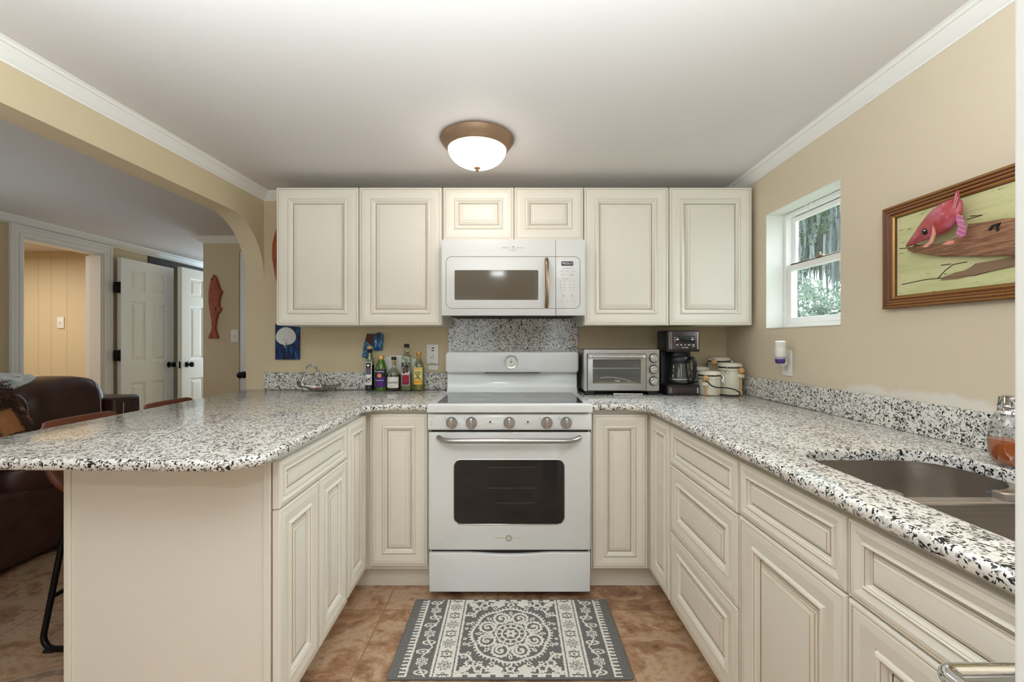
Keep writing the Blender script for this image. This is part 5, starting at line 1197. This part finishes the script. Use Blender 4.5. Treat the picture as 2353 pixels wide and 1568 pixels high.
# fur edged cushion
pw = thing('throw_pillow', 'rust orange cushion with shaggy brown fur edge on the sofa', 'cushion', (-2.74, 2.26, .752), (math.radians(9), math.radians(-22), math.radians(12))); pw.scale = (.82, .82, .82)
b = puff(-.085, .085, -.25, .25, -.24, .24, 2.6, 36, 20); b.build('cover', 'orange', pw)
b = MB()
for i in range(13000):
    s_ = R.uniform(0, 4); k = int(s_); f = (s_-k)*2-1; e = R.uniform(.085, .255); y, z = ((f*e, -e), (e, f*e), (-f*e, e), (-e, -f*e))[k]
    x = R.uniform(-.05, .05)*(e > .2)+.075*(1-((e-.10)/.15)**2)*(e <= .2); a = R.uniform(0, 2*PI); l = R.uniform(.016, .036)
    d = v3(R.uniform(-.3, 1), (y/.25)*.8+R.uniform(-.8, .8), (z/.25)*.8+R.uniform(-1, .5)).normalized(); w = d.cross(v3(math.cos(a), math.sin(a), .3)).normalized()*.0022
    p0 = v3(x, y, z); p1 = p0+d*l*.6; p2 = p0+d*l+v3(0, 0, -.008)
    b.add([p0-w, p0+w, p1+w*.8, p1-w*.8, p2], [(0, 1, 2, 3), (3, 2, 4)])
tag(b.build('fur_edge', 'fur', pw), kind='stuff')
b = MB(); nu, nv = 26, 22; Ls = []
for i in range(nu+1):
    row = []
    for j in range(nv+1):
        u, v = i/nu, j/nv; y = 2.10+.76*u; x = -3.44+.36*v+.02*math.sin(u*17); z = .955+.045*math.sin(v*PI)**.6-.05*(v > .85)*(v-.85)/.15
        z += .010*math.sin(u*23+v*7)+.010*math.sin(v*19+u*11); z -= .05*max(0, (u-.85)/.15)**2; row.append(v3(x, y+.02*math.sin(v*11), z))
    Ls.append(row)
b.loops(Ls, False, 0, True); o = b.build('throw_blanket', 'throwm'); tag(o, 'crumpled pale blue and white throw over the top of the sofa back', 'blanket'); md = o.modifiers.new('th', 'SOLIDIFY'); md.thickness = .008

# ------------------------------------------------------------------ garden outside the window
def leafmat(name, cols): return noisy(name, cols, 2.2, .6)
M['leaf'] = leafmat('green_leaves', [(34, 56, 32), (86, 112, 74), (58, 84, 54)])
M['leaf2'] = leafmat('silvery_leaves', [(54, 80, 64), (128, 152, 130), (88, 114, 98)])
M['moss'] = leafmat('grey_moss', [(88, 100, 94), (140, 150, 148), (112, 124, 120)])
M['bark'] = mat('bark', (86, 76, 66), .9)
b = MB(); b.box(1.6, 30, -6, 40, -.4, -.3); struct(b.build('ground_outside', mat('lawn', (110, 130, 90), .9)))
def leaves(name, mt, par, blobs, n, size, drop=0):
    b = MB()
    for i in range(n):
        c_, r = blobs[i % len(blobs)]; d = v3(R.gauss(0, 1), R.gauss(0, 1), R.gauss(0, 1)).normalized()*R.uniform(.55, 1)**.6
        p = v3(c_[0]+d.x*r[0], c_[1]+d.y*r[1], c_[2]+d.z*r[2]); u = v3(R.uniform(-1, 1), R.uniform(-1, 1), R.uniform(-1, 1)).normalized(); w = u.orthogonal().normalized()
        l = size*R.uniform(.6, 1.3); b.add([p-u*l, p+w*l*.35, p+u*l, p-w*l*.35], [(0, 1, 2, 3)])
    return b.build(name, mt, par)
t = thing('bush', 'silvery green bush filling the lower half of the kitchen window', 'bush', (4.0, 5.6, -.3))
leaves('foliage', 'leaf2', t, [((3.75, 5.75, 1.3), (.75, .8, .75)), ((4.4, 5.9, 1.1), (.7, .7, .62)), ((4.9, 6.3, 1.25), (.6, .7, .8)), ((4.1, 6.9, 1.7), (.7, .7, .8))], 9000, .05)
b = MB(); b.tube([(4.0, 5.7, -.32), (4.02, 5.75, .6), (4.1, 5.8, 1.3)], .05, 8); b.build('stem', 'bark', t)
t = thing('oak_tree', 'oak tree hung with grey moss filling the upper half of the kitchen window', 'tree', (5.6, 8.6, -.3))
leaves('foliage', 'leaf', t, [((5.2, 8.0, 4.1), (1.1, 1.2, .9)), ((6.6, 8.6, 4.0), (1.1, 1.2, 1.0)), ((5.6, 9.2, 3.4), (.9, 1.0, .7)), ((4.7, 7.6, 3.4), (.8, .8, .7)), ((6.2, 9.5, 3.2), (.8, .9, .6))], 9000, .06)
b = MB()
for i in range(340):
    x, y = R.uniform(4.4, 7.2), R.uniform(7.3, 9.6); z = R.uniform(3.0, 4.2); l = R.uniform(.5, 1.35); w = R.uniform(.02, .06)
    P = [v3(x+R.uniform(-.03, .03), y+R.uniform(-.03, .03), z-l*k/4) for k in range(5)]; b.loops([[p-v3(w*(1-.2*k), w*.3, 0), p+v3(w*(1-.2*k), -w*.3, 0)] for k, p in enumerate(P)], False, 0, True)
tag(b.build('hanging_moss', 'moss', t), kind='stuff')
b = MB(); b.tube([(5.7, 8.9, -.32), (5.75, 8.95, 1.5), (5.6, 8.9, 3.0), (5.2, 8.4, 3.9)], [.22, .19, .15, .1], 10); b.build('trunk', 'bark', t)
